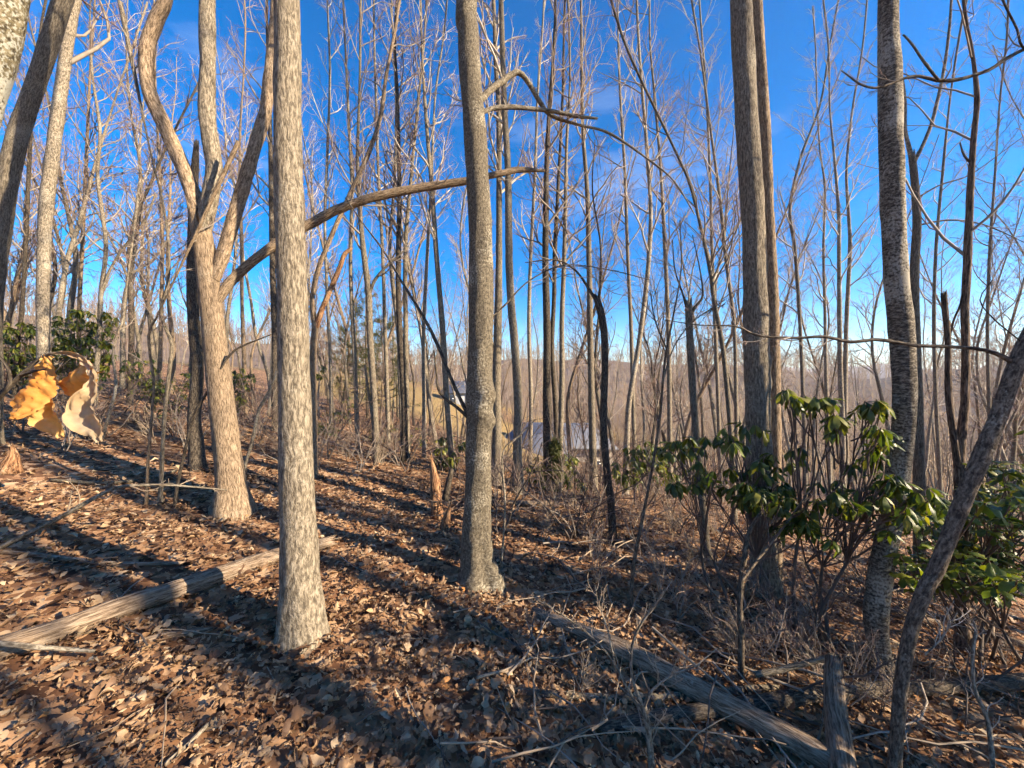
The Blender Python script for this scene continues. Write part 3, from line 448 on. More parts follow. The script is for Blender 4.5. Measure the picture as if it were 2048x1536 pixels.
# --- mid-distance trees: (name, label, path, d, bark, extra)
MC = dict(s0=0.36, n1=25, n2=5, n3=4, L1=(0.9, 2.0), rmin=0.0021)
MID = [
 ('tree_snag', 'dark broken-topped snag close behind the big forked tan tree', [(392, 880, 32), (388, 840, 29), (395, 740, 28), (388, 650, 26), (384, 550, 24), (386, 440, 21), (390, 340, 17), (393, 285, 11)], 4.6, DARK, dict(top='broken', H=4, cr=None)),
 ('slender_tree', 'slender trunk just left of its twin, behind the knobbed middle trunk', [(992, 960, 26), (994, 880, 19), (993, 770, 17), (996, 640, 16), (998, 512, 13), (998, 342, 11), (997, 205, 10), (992, 137, 9), (987, 0, 7)], 6.6, GREY, dict(H=13, bm=BRP)),
 ('slender_tree', 'slender gently bowed trunk just right of its twin, behind the knobbed middle trunk', [(1034, 990, 28), (1035, 900, 18), (1036, 800, 17), (1030, 700, 16), (1022, 600, 16), (1018, 512, 15), (1016, 342, 13), (1010, 240, 12), (1006, 137, 11), (1002, 0, 10)], 6.2, GREY, dict(H=14, bm=BRP)),
 ('slender_tree', 'straight dark-trunked tree in front of the left end of the grey roof', [(1098, 982, 20), (1094, 840, 17), (1094, 670, 15), (1091, 512, 13), (1093, 340, 10), (1098, 230, 8), (1106, 120, 6), (1111, 0, 5)], 6.8, DARK, dict(H=12)),
 ('slender_tree', 'thin dark stem touching the straight dark trunk before the grey roof', [(1110, 985, 12), (1112, 840, 10), (1104, 700, 10), (1108, 600, 9), (1110, 500, 9), (1116, 380, 7), (1125, 200, 5)], 7.2, DARK, dict(H=11)),
 ('slender_tree', 'thin leafless tree one step right of the straight dark trunk before the grey roof', [(1120, 1005, 14), (1121, 880, 11), (1124, 760, 11), (1124, 640, 10), (1129, 500, 9), (1133, 300, 6), (1140, 150, 4)], 7.0, GREY, dict(H=11)),
 ('slender_tree', 'straight grey tree before the right half of the grey roof', [(1188, 1000, 18), (1184, 842, 14), (1181, 700, 13), (1178, 512, 11), (1174, 376, 9), (1165, 240, 7), (1162, 0, 5)], 7.3, GREY, dict(H=13, bm=BRP)),
 ('tree_snag', 'crooked dead snag with a torn dark head before the right end of the grey roof', [(1226, 1088, 17), (1222, 1010, 16), (1214, 944, 15), (1207, 842, 15), (1210, 739, 14), (1208, 660, 15), (1200, 620, 15), (1193, 596, 13)], None, DARK, dict(top='broken', H=4, cr=None, limbs=[
     dict(path=[(1194, 604, 8), (1180, 580, 6), (1150, 540, 4), (1110, 520, 3), (1050, 525, 2)], sides=6, mat=DARK, twigs=TW), dict(path=[(1196, 604, 7), (1203, 560, 5), (1200, 480, 4), (1185, 380, 3), (1190, 280, 2)], sides=6, mat=DARK, twigs=TW)])),
 ('leaning_slim_tree', 'pale slim tree leaning to the right above the low green shrubs', [(1253, 905, 12), (1258, 807, 11), (1275, 705, 10), (1289, 602, 10), (1299, 500, 9), (1301, 410, 8), (1292, 273, 7), (1282, 150, 6), (1275, 40, 5)], 7.6, PALE, dict(H=13, bm=BRP)),
 ('slender_tree', 'straight thin tree between the leaning slim tree and the torn-topped pale snag', [(1340, 960, 12), (1339, 840, 10), (1337, 671, 9), (1330, 500, 8), (1322, 350, 6), (1310, 200, 5), (1300, 80, 4)], 8.4, GREY, dict(H=13)),
 ('tree_snag', 'pale snag with a torn splintered top above the rhododendron', [(1411, 1112, 22), (1408, 1048, 18), (1402, 975, 16), (1389, 829, 15), (1382, 719, 15), (1378, 646, 15), (1377, 600, 14)], None, GREY, dict(top='broken', H=4, cr=None, limbs=[dict(path=[(1379, 632, 10), (1392, 612, 7), (1405, 590, 5), (1400, 540, 3), (1385, 470, 2)], sides=7, twigs=TW), dict(path=[(1376, 625, 7), (1366, 590, 4), (1350, 540, 3), (1345, 480, 2)], sides=6, mat=DARK, twigs=TW)])),
 ('slender_tree', 'slim forked tree right of the splintered pale snag', [(1466, 960, 13), (1460, 850, 11), (1446, 700, 10), (1428, 600, 9), (1420, 540, 9), (1405, 470, 7), (1380, 370, 6), (1345, 290, 5)], 5.8, GREY, dict(H=8)),
 ('slender_tree', 'thin upright tree right behind the slim forked tree', [(1474, 950, 10), (1472, 800, 9), (1468, 650, 8), (1452, 520, 8), (1440, 400, 7), (1420, 250, 5), (1400, 100, 4)], 7.5, GREY, dict(H=12, bm=BRP)),
 ('slender_tree', 'thin pale tree just right of the close pair of trunks', [(1658, 900, 9), (1652, 756, 8), (1650, 628, 7), (1647, 500, 6), (1650, 380, 5), (1640, 300, 4)], 11, PALE, dict(H=13, bm=BRP)),
 ('slender_tree', 'left pale stem of the pair midway to the peeling birch', [(1686, 930, 13), (1684, 829, 12), (1680, 719, 11), (1678, 500, 9), (1678, 438, 8), (1670, 330, 6), (1660, 220, 4)], 9, PALE, dict(H=13, bm=BRP)),
 ('slender_tree', 'right pale stem of the pair midway to the peeling birch', [(1692, 930, 12), (1690, 792, 11), (1693, 646, 10), (1700, 500, 9), (1698, 440, 8), (1693, 340, 6), (1705, 220, 5)], 9.4, PALE, dict(H=14, bm=BRP)),
 ('slender_tree', 'straight thin trunk a step left of the young pines', [(717, 938, 11), (711, 756, 9), (703, 600, 8), (701, 500, 8), (704, 380, 7), (698, 250, 6), (690, 80, 4)], 7.8, GREY, dict(H=13)),
 ('forking_tree', 'dark forking tree standing before the young pines', [(754, 948, 17), (749, 807, 13), (740, 671, 13), (737, 585, 13), (728, 510, 12), (722, 450, 10), (715, 330, 7), (720, 150, 5)], 6.6, GREY, dict(H=11, limbs=[dict(path=[(738, 590, 8), (750, 560, 7), (775, 530, 5), (810, 500, 3)], sides=7, twigs=TW), dict(path=[(753, 930, 7), (747, 850, 6), (738, 790, 5), (730, 730, 4)], sides=7)])),
 ('twin_stem_tree', 'left stem of the dark pair right of the young pines', [(807, 940, 16), (809, 842, 13), (802, 700, 12), (797, 600, 11), (797, 500, 11), (799, 380, 9), (795, 200, 7), (790, 60, 5)], 7.2, DARK, dict(H=12)),
 ('twin_stem_tree', 'right stem of the dark pair right of the young pines', [(815, 940, 13), (814, 842, 11), (812, 700, 10), (811, 500, 9), (820, 380, 7), (835, 220, 5), (850, 60, 4)], 7.4, GREY, dict(H=12)),
 ('slender_tree', 'pale crooked stem crossing behind the dark pair near the pines', [(806, 900, 9), (800, 760, 9), (797, 671, 9), (785, 560, 9), (780, 480, 7), (790, 350, 6), (792, 200, 5)], 8.6, PALE, dict(H=12, bm=BRP)),
 ('slender_tree', 'thin straight pale trunk above the rotten orange stub', [(848, 948, 10), (848, 800, 8), (847, 671, 8), (855, 500, 7), (862, 380, 6), (870, 200, 4)], 8.2, PALE, dict(H=13, bm=BRP)),
 ('slender_tree', 'sunlit trunk leaning towards the knobbed middle trunk from its left', [(905, 940, 14), (901, 886, 13), (894, 807, 12), (886, 671, 12), (879, 585, 11), (872, 500, 10), (864, 380, 9), (855, 273, 8), (845, 120, 5)], 7.0, GREY, dict(H=12, bm=BRP)),
 ('slender_tree', 'dark slanting trunk at the far edge below the leaning dark trunk', [(30, 800, 13), (34, 695, 11), (42, 637, 11), (51, 500, 10), (58, 342, 9), (66, 200, 7)], 7.5, DARK, dict(H=10)),
 ('slender_tree', 'bent pale tree rising from the hillside rhododendron', [(190, 860, 14), (191, 773, 12), (198, 671, 11), (202, 585, 11), (212, 500, 10), (205, 430, 10), (195, 350, 9), (200, 260, 8), (185, 150, 6), (180, 30, 4)], 7.6, PALE, dict(H=10, bm=BR, limbs=[dict(path=[(206, 575, 7), (222, 535, 7), (245, 500, 6), (290, 440, 5), (310, 390, 4)], sides=7, twigs=TW)])),
 ('slender_tree', 'dark upright trunk at the right end of the hillside rhododendron', [(260, 800, 14), (263, 671, 13), (261, 560, 13), (260, 500, 12), (272, 430, 9), (300, 370, 7), (330, 300, 5)], 8.5, DARK, dict(H=9)),
 ('crooked_sapling', 'crooked grey sapling with a sharp elbow left of the big forked tree', [(320, 1010, 11), (326, 876, 9), (331, 810, 9), (337, 756, 9), (344, 690, 9), (335, 665, 8), (321, 620, 7), (335, 570, 6), (338, 500, 6), (325, 400, 5), (300, 300, 4)], None, GREY, dict(H=5, cr=dict(MC, n1=14, L1=(.4, 1.0)))),
 ('thin_sapling', 'thin brown sapling left of the crooked elbowed sapling', [(292, 1012, 8), (297, 910, 7), (308, 780, 6), (304, 739, 6), (297, 671, 6), (310, 640, 5), (330, 600, 4)], None, TAN, dict(H=3.6, cr=dict(MC, n1=9, L1=(.3, .8)))),
 ('leaning_dark_sapling', 'thin dark sapling leaning into the big forked tree', [(349, 1014, 8), (355, 968, 8), (372, 893, 7), (386, 835, 7), (417, 780, 6), (440, 740, 5), (470, 700, 5), (540, 670, 3)], None, DARK, dict(top='broken', H=2, cr=None)),
 ('white_sapling', 'whitish kinked sapling right of the dangling dead leaves', [(205, 872, 8), (219, 825, 7), (232, 773, 7), (226, 705, 6), (238, 660, 5), (246, 637, 5), (255, 560, 4)], 5.5, PALE, dict(H=4.5, cr=dict(MC, n1=9, L1=(.3, .8)))),
 ('background_tree', 'straight dark trunk seen close along the stout flecked trunk', [(552, 880, 17), (550, 760, 15), (550, 671, 14), (546, 560, 13), (545, 500, 13), (543, 400, 11), (540, 250, 9), (535, 100, 6)], 8.2, DARK, dict(H=13)),
 ('background_tree', 'thin straight trunk between the big forked tree and the stout flecked trunk', [(494, 880, 11), (492, 800, 10), (489, 740, 9), (484, 600, 8), (484, 500, 8), (480, 380, 6)], 9.5, TAN, dict(H=13)),
 ('bent_pole_sapling', 'curved bare sapling bending right between the forked tree and the stout trunk', [(490, 932, 8), (505, 880, 7), (518, 820, 7), (540, 780, 6), (555, 740, 5)], 4.5, PALE, dict(top='broken', H=3, cr=None)),
 ('y_shaped_tree', 'pale wishbone tree curving up past the stout flecked trunk with one broken arm', [(626, 850, 17), (625, 760, 14), (627, 690, 14), (632, 645, 14)], 5.2, TAN, dict(top='broken', H=4, cr=None, limbs=[
     dict(path=[(632, 655, 12), (645, 615, 11), (664, 575, 11), (680, 532, 10), (690, 508, 9), (703, 496, 6)], cap=1, sides=12, name='broken_arm', mat=ROT),
     dict(path=[(629, 655, 10), (624, 600, 10), (635, 540, 10), (662, 475, 10), (700, 390, 9), (738, 305, 9), (762, 230, 8), (772, 150, 7), (790, 60, 6), (800, 0, 5)], name='long_arm', sides=10, grow=5, twigs=dict(MC, s0=.35, n1=14, L1=(.5, 1.2)))])),
 ('slender_tree', 'tall thin tree in the gap right of the stout flecked trunk', [(660, 900, 8), (662, 760, 7), (655, 600, 7), (650, 450, 6), (655, 300, 6), (660, 150, 5), (655, 0, 4)], 9.5, PALE, dict(H=15, bm=BRP)),
 ('slender_tree', 'thin stem whose branches fill the sky left of the knobbed middle trunk', [(778, 930, 9), (775, 800, 8), (770, 650, 8), (765, 500, 7), (757, 350, 6), (752, 200, 5), (748, 40, 4)], 9.0, PALE, dict(H=15, bm=BRP)),
 ('slender_tree', 'slim tree with white upswept branches below the arched branch', [(1060, 930, 9), (1062, 800, 8), (1058, 650, 8), (1062, 500, 7), (1070, 350, 6), (1075, 200, 5), (1085, 60, 4)], 10.5, PALE, dict(H=16, bm=BRP)),
 ('slender_tree', 'thin tree rising from the low shrubs to fill the sky left of the close pair', [(1270, 930, 9), (1266, 800, 8), (1262, 650, 8), (1255, 500, 7), (1250, 350, 6), (1240, 180, 5), (1236, 20, 3)], 9.5, GREY, dict(H=14, bm=BRP)),
 ('slender_tree', 'thin twiggy tree standing directly left of the close pair', [(1440, 930, 9), (1436, 800, 8), (1430, 650, 8), (1424, 500, 7), (1420, 350, 6), (1412, 180, 5), (1400, 20, 4)], 10.5, GREY, dict(H=15, bm=BRP)),
 ('slender_tree', 'thin white-limbed tree in the sky gap right of the close pair', [(1610, 930, 9), (1606, 800, 8), (1600, 650, 8), (1590, 500, 8), (1580, 420, 7), (1600, 320, 6), (1640, 210, 5), (1660, 90, 4)], 9.5, PALE, dict(H=12, bm=BRP)),
 ('slender_tree', 'slim tree behind the shaggy reddish tree', [(1880, 960, 10), (1872, 800, 9), (1868, 650, 9), (1872, 500, 8), (1885, 350, 7), (1900, 200, 5)], 8.0, GREY, dict(H=12, bm=BRP)),
 ('slender_tree', 'slim tree in the gap between the shaggy tree and the leaning sapling', [(1985, 960, 9), (1978, 800, 9), (1975, 650, 8), (1980, 500, 8), (1990, 350, 6), (2000, 200, 5)], 9.0, GREY, dict(H=12, bm=BR)),
 ('hillside_tree', 'thin straight trunk right of the pale trunk behind the dangling leaves', [(160, 760, 11), (158, 640, 10), (165, 480, 9), (172, 330, 8), (180, 150, 6)], 9.5, TAN, dict(H=13)),
 ('hillside_tree', 'slanting pale trunk behind the hillside rhododendron', [(112, 720, 14), (118, 620, 13), (135, 520, 12), (160, 440, 10), (190, 330, 8)], 9.0, PALE, dict(H=11)),
 ('hillside_tree', 'slim trunk half hidden by the crooked limb of the big forked tree', [(318, 800, 10), (322, 650, 9), (325, 500, 8), (320, 350, 7), (312, 200, 5)], 10, TAN, dict(H=13)),
]
for i, (nm, lb, path, d, bk, ex) in enumerate(MID):
    ex = dict(ex); ex.setdefault('cr', MC)
    traced(nm, lb, path, d, bk, seed=40 + i, sides=12 if path[0][2] > 14 else 9, step=.15, **ex)

# ------------------------------------------------------------------ the rest of the wood, built once per kind and copied
PROT = []
for k in range(9):
    g = np.random.default_rng(900 + k); H = [12, 14, 15, 11, 13, 16, 12.5, 10, 14][k]
    p = [np.array([0, 0, -0.3])]; dv = np.array([g.normal() * .05, g.normal() * .05, 1.0]); rr = [g.uniform(.05, .095)]
    for q in range(9):
        dv = norm(dv + np.append(g.normal(size=2) * .11, .1)); p.append(p[-1] + dv * H / 9); rr.append(max(.012, rr[0] * (1 - (q + 1) / 9 * .93)))
    mb = MB(); C, r = tube(mb, p, rr, 8, .5, .05, k, .3)
    bk = [GREY, PALE, TAN, DARK, PALE, GREY, PALE, TAN, GREY][k]
    tm = mb.mesh('trunk', bk)
    mb = MB(); crown(mb, C, r, g, s0=[.28, .35, .3, .2, .4, .35, .3, .25, .3][k], n1=30, n2=6, n3=4, L1=(1.0, 2.6), rmin=.0032, ang1=(28, 55), fine=False)
    PROT.append((tm, mb.mesh('crown', [BR, BRP, BR, BR, BRP, BR, BRP, BR, BRP][k])))
TONE = ['grey', 'pale', 'tan', 'dark', 'pale', 'grey', 'pale', 'tan', 'grey']
for k in range(2):                                    # high-crowned kinds
    g = np.random.default_rng(950 + k); p = [np.array([0, 0, -0.3])]; dv = np.array([0, 0, 1.0]); rr = [(.13, .10)[k]]
    for q in range(9): dv = norm(dv + np.append(g.normal(size=2) * (.008 if q < 5 else .06), .1)); p.append(p[-1] + dv * 16 / 9); rr.append(max(.015, rr[0] * (1 - (q + 1) / 9 * .9)))
    mb = MB(); C, r = tube(mb, p, rr, 12, .4, .05, k, .3); tm = mb.mesh('trunk', GREY)
    mb = MB(); crown(mb, C, r, g, s0=.68, n1=12, n2=4, n3=2, L1=(1.0, 2.2), rmin=.004, fine=False); PROT.append((tm, mb.mesh('crown', BR))); TONE.append('grey')
def wood_tree(x, y, label, group, k, s, rz, name='bare_tree', lean=0.0):
    o = empty(name, (x, y, hz(x, y)), rz); o.scale = (s, s, s); o.rotation_euler = (lean * math.cos(rz * 3), lean * math.sin(rz * 3), rz)
    link('trunk', PROT[k][0], o); link('crown', PROT[k][1], o)
    return tag(o, label, 'tree', group)
placed = []
LM = [(-30, 'the leaning dark trunk'), (88, 'the pale trunk behind dangling leaves'), (198, 'the bent pale hillside tree'), (262, 'the dark upright hillside trunk'), (330, 'the crooked elbowed sapling'), (430, 'the big forked tree'), (490, 'the curved bare sapling'), (590, 'the stout flecked trunk'), (628, 'the wishbone tree'), (712, 'the young pines'), (745, 'the dark forking tree'), (810, 'the dark pair of stems'), (890, 'the rotten orange stub'), (958, 'the knobbed middle trunk'), (1012, 'the slender bowed twins'), (1095, 'the straight dark trunk'), (1182, 'the straight grey tree'), (1215, 'the torn-headed dark snag'), (1270, 'the leaning slim tree'), (1390, 'the splintered pale snag'), (1455, 'the slim forked tree'), (1520, 'the close pair of trunks'), (1690, 'the pale stem pair'), (1795, 'the peeling birch'), (1838, 'the slim tree with pale fork'), (1925, 'the shaggy reddish tree'), (2020, 'the leaning sapling')]
USED = {}
ORD = ['', 'second', 'third', 'fourth', 'fifth', 'sixth', 'seventh', 'eighth', 'ninth', 'tenth', 'eleventh', 'twelfth']
def near_label(px, head, tail):
    """names a thing by the landmark it stands beside in the view"""
    a, nm = min(LM, key=lambda q: abs(q[0] - px)); off = px - a
    side = 'just behind' if abs(off) < 14 else ('left of' if off < 0 else 'right of')
    if abs(off) > 130: side = 'far ' + side
    base = (head, side, nm, tail); k = USED.get(base, 0); USED[base] = k + 1
    return ('' if k == 0 else ORD[min(k, 11)] + ' ') + head + ' ' + side + ' ' + nm + ((', ' + tail) if tail else '')
def scatter(n, pxr, dr, tail, group, seed, gap=.85, smin=.55, smax=1.12, keep=None, kinds=range(9), size=''):
    g = np.random.default_rng(seed); tries = 0; kinds = list(kinds); out = []
    while len(out) < n and tries < n * 40:
        tries += 1; px = g.uniform(*pxr); d = math.exp(g.uniform(math.log(dr[0]), math.log(dr[1])))
        x = (px - CX) / F * d; y = d
        if any((x - a) ** 2 + (y - b) ** 2 < (gap * (.5 + d / 25)) ** 2 for a, b in placed): continue
        placed.append((x, y)); out.append((d, px, x, y))
    for d, px, x, y in sorted(out):
        k = int(g.choice(kinds)); s = g.uniform(smin, smax)
        if -40 < px < 2088: lb = near_label(px, TONE[k] + ' bare ' + size + 'tree', tail); gp = group
        else: lb, gp = 'bare tree of the wood outside the picture', 'trees outside the picture'
        wood_tree(x, y, lb, gp, k, s, g.uniform(0, 6.28), lean=g.uniform(0, .1))
scatter(80, (-350, 640), (10.5, 60), 'on the rising slope', 'bare trees crowding the rising slope', 11)
scatter(36, (630, 1000), (11, 30), 'before the field', 'bare trees before the dry grass field', 12)
scatter(34, (1000, 1480), (13, 38), 'near the grey roof', 'bare trees about the grey-roofed house', 13)
scatter(96, (1360, 2300), (11, 60), 'beyond the rhododendron', 'bare trees on the slope beyond the rhododendron', 14, kinds=(1, 4, 6, 8, 0, 1, 4, 2))
scatter(36, (560, 1500), (60, 95), 'beyond the field', 'far bare trees beyond the field', 15, gap=.6, size='distant ')
SD = (math.sin(R(SUN_AZ)), math.cos(R(SUN_AZ)))
NEARBY = [(7.0, 1.08, 10, .55), (6.0, 1.40, 9, .85), (9.0, .72, 10, .9), (7.0, 2.28, 10, 1.0), (11.5, 2.52, 10, .8), (8.5, 3.25, 10, 1.0), (12.5, 3.4, 9, 1.1), (10.0, 4.3, 9, 1.0), (13.0, 5.1, 10, 1.1), (11.5, 6.0, 9, 1.0), (15.0, 4.7, 10, 1.2), (16.0, 1.2, 9, 1.2), (19.0, 3.0, 10, 1.2), (9.5, .3, 10, 1.0)]
for i, (x, y, k, s) in enumerate([(a * SD[0] - q * SD[1], a * SD[1] + q * SD[0], k, sc) for a, q, k, sc in NEARBY] + [(15, 8, 6, 1.1), (-3.5, -2.5, 1, 1), (-6, -1, 2, 1.1), (1.5, -4.5, 0, 1)]):
    wood_tree(x, y, 'bare tree of the wood outside the picture', 'trees outside the picture', k, s, i * 1.3)

# far wood on the ridges: one mass nobody could count
def far_wood():
    g = np.random.default_rng(77); mb = MB()
    n = 2800
    a = g.uniform(-1.2, 1.15, n); rr = np.exp(g.uniform(math.log(88), math.log(300), n)); m2 = g.random(n) < .5; rr = np.where(m2, g.uniform(200, 330, n), rr)
    x = rr * np.sin(a); y = rr * np.cos(a); t = x / np.maximum(y, 1)
    ok = (y > 20); x, y, rr = x[ok], y[ok], rr[ok]
    m3 = 520; a3 = g.uniform(.30, 1.1, m3); r3 = g.uniform(46, 92, m3); x = np.append(x, r3 * np.sin(a3)); y = np.append(y, r3 * np.cos(a3)); rr = np.append(rr, r3)
    m4 = 150; a4 = g.uniform(.0, .32, m4); r4 = g.uniform(58, 92, m4); x = np.append(x, r4 * np.sin(a4)); y = np.append(y, r4 * np.cos(a4)); rr = np.append(rr, r4); n = len(x)
    z = HT(x, y) - Z0; H = g.uniform(8, 17, n) * (1 + .3 * vnoise(x / 25, y / 25, 51))
    base = np.stack([x, y, z - .5], -1)
    q = np.linspace(0, 1, 4)[None, :, None]
    top = np.stack([g.normal(size=n) * .6, g.normal(size=n) * .6, H], -1)
    C = base[:, None] + top[:, None] * q
    rw = np.maximum(.07, rr * .0006)
    tubes(mb, C, rw[:, None] * np.linspace(1, .25, 4)[None], 3, 0.0)
    l1, r1 = sprout(C, rw[:, None] * np.linspace(1, .4, 4)[None], 10, g, .25, 1.0, (20, 50), (.18, .34), 3, .5, .15, .5, .03, .4)
    r1 = np.maximum(r1, np.repeat(rr * .00028, 10)[:, None])
    tubes(mb, l1, r1, 3, 0.7)
    l2, r2 = sprout(l1[::3], r1[::3], 2, g, .2, .9, (20, 55), (.4, .8), 3, .4, .2, .7, .02, .6)
    tubes(mb, l2, np.maximum(r2, .03), 3, 1.0)
    tag(mb.build('far_wood', FARW), 'brown leafless wood covering the far ridges under the skyline', 'woodland', None, 'stuff')
far_wood()

# ------------------------------------------------------------------ houses in the dip
ROOFM = plain('grey_shingle', (0.105, 0.115, 0.14), .7, 3, .25); WALLM = plain('house_siding', (0.22, 0.19, 0.155), .8, 2, .15)
WHITE = plain('white_trim', (0.45, 0.45, 0.43), .6, 2, .08); GLASS = plain('dark_window_glass', (0.03, 0.035, 0.045), .1, 2, .1); BRICK = plain('chimney_brick', (0.3, 0.17, 0.12), .9, 9, .25)
def box(mb, a, b):
    (x0, y0, z0), (x1, y1, z1) = a, b
    V = [(x0, y0, z0), (x1, y0, z0), (x1, y1, z0), (x0, y1, z0), (x0, y0, z1), (x1, y0, z1), (x1, y1, z1), (x0, y1, z1)]
    mb.add(V, [(0, 3, 2, 1), (4, 5, 6, 7), (0, 1, 5, 4), (1, 2, 6, 5), (2, 3, 7, 6), (3, 0, 4, 7)])
def hip(mb, x0, x1, y0, y1, z, h, inset, th=.18):
    ym = (y0 + y1) / 2
    V = [(x0, y0, z), (x1, y0, z), (x1, y1, z), (x0, y1, z), (x0 + inset, ym, z + h), (x1 - inset, ym, z + h), (x0, y0, z - th), (x1, y0, z - th), (x1, y1, z - th), (x0, y1, z - th)]
    mb.add(V, [(0, 1, 5, 4), (2, 3, 4, 5), (1, 2, 5, 5), (3, 0, 4, 4), (6, 7, 1, 0), (7, 8, 2, 1), (8, 9, 3, 2), (9, 6, 0, 3), (9, 8, 7, 6)])
def house(name, label, x, y, rz, w, dp, hw, hr, z, win, wing=None, wallm=WALLM):
    o = empty(name, (x, y, z), rz)
    m = MB(); box(m, (-w / 2, -dp / 2, -3), (w / 2, dp / 2, hw)); m.build('wall', wallm, o, False)
    m = MB(); hip(m, -w / 2 - .5, w / 2 + .5, -dp / 2 - .5, dp / 2 + .5, hw + .19, hr, 2.6); rf = m.build('roof', ROOFM, o, False)
    if wing:
        wx0, wx1, wy, wh, wr = wing
        m = MB(); box(m, (wx0, -dp / 2 - wy, -3), (wx1, -dp / 2 - .01, wh)); m.build('wing_wall', wallm, o, False)
        m = MB(); hip(m, wx0 - .4, wx1 + .4, -dp / 2 - wy - .5, dp / 2 - .5, wh + .19, wr, 2.2); m.build('wing_roof', ROOFM, o, False)
    for (wx, wz) in win:
        yy = -dp / 2 - (wing[2] if wing and wing[0] < wx < wing[1] else 0)
        m = MB(); box(m, (wx - .6, yy - .06, wz - .75), (wx + .6, yy - .004, wz + .75)); f = m.build('window', WHITE, o, False)
        m = MB(); box(m, (wx - .5, yy - .08, wz - .65), (wx + .5, yy - .062, wz + .65)); m.build('pane', GLASS, f, False)
    return tag(o, label, 'house')
house('house', 'low house with grey hipped roofs in the dip behind the slender trunks', 5.6, 47, R(-6), 13, 8, -4.4 + 9, 2.4, -10.5, [(-4.8, 2.6), (-2.6, 2.6), (2.2, 2.6), (4.6, 2.6)], wing=(-5.5, 1.2, 3.5, 3.9, 1.9))
house('house', 'small white-trimmed house peeking out left of the knobbed middle trunk', -8.2, 66, R(14), 8, 7, 2.6, 2.0, hz(-8.2, 66) - .4, [(-2.8, 1.6), (0, 1.6), (3.0, 1.6)], wallm=WHITE)

# ------------------------------------------------------------------ leaves on the floor
def leaf_sheet(n, st, W, g, L, wid, curl, fold):
    """n leaves of st stations; returns local V (n, st*3, 3)"""
    s = np.linspace(0, 1, st)
    w = np.interp(s, np.linspace(0, 1, W.shape[1]), W[0])[None] if W.shape[0] == 1 else np.stack([np.interp(s, np.linspace(0, 1, W.shape[1]), k) for k in W])
    w = w * wid[:, None] * L[:, None]
    ka = curl[:, None] * s[None] * np.ones((n, 1)); ds = L[:, None] / (st - 1)
    ang = ka - curl[:, None] / 2
    cx = np.cumsum(np.cos(ang) * ds, 1) - ds * np.cos(ang[:, :1]); cz = np.cumsum(np.sin(ang) * ds, 1) - ds * np.sin(ang[:, :1])
    mid = np.stack([cx, np.zeros_like(cx), cz], -1)
    fo = fold[:, None] + g.normal(size=(n, st)) * .25
    up = np.stack([-np.sin(ang), np.zeros_like(ang), np.cos(ang)], -1)
    ed = lambda sg: mid + np.array([0, sg, 0]) * (w * np.cos(fo))[..., None] + up * (w * np.sin(fo) + g.normal(size=(n, st)) * L[:, None] * .03)[..., None]
    V = np.stack([ed(1), mid, ed(-1)], 2)
    V[..., 0] -= L[:, None, None] * .5
    return V.reshape(n, st * 3, 3)
def leaf_quads(st):
    q = []
    for i in range(st - 1):
        for j in range(2): a = i * 3 + j; q.append((a, a + 1, a + 4, a + 3))
    return np.array(q)
SHAPES = np.array([[.03, .20, .10, .32, .13, .36, .15, .20, .02], [.03, .16, .28, .35, .36, .31, .22, .11, .01], [.05, .34, .14, .42, .18, .38, .16, .26, .03], [.02, .12, .18, .21, .22, .20, .15, .08, .01]])
def rotmats(n, g, tilt):
    yaw = g.uniform(0, 2 * np.pi, n); ta = np.abs(g.normal(size=n)) * tilt; tz = g.uniform(0, 2 * np.pi, n)
    cy, sy = np.cos(yaw), np.sin(yaw); Rz = np.zeros((n, 3, 3)); Rz[:, 0, 0] = cy; Rz[:, 0, 1] = -sy; Rz[:, 1, 0] = sy; Rz[:, 1, 1] = cy; Rz[:, 2, 2] = 1
    ax = np.stack([np.cos(tz), np.sin(tz), np.zeros(n)], -1); K = np.zeros((n, 3, 3))
    K[:, 0, 1] = -ax[:, 2]; K[:, 0, 2] = ax[:, 1]; K[:, 1, 0] = ax[:, 2]; K[:, 1, 2] = -ax[:, 0]; K[:, 2, 0] = -ax[:, 1]; K[:, 2, 1] = ax[:, 0]
    I = np.eye(3)[None]; s_ = np.sin(ta)[:, None, None]; c_ = np.cos(ta)[:, None, None]
    return (I + s_ * K + (1 - c_) * (K @ K)) @ Rz
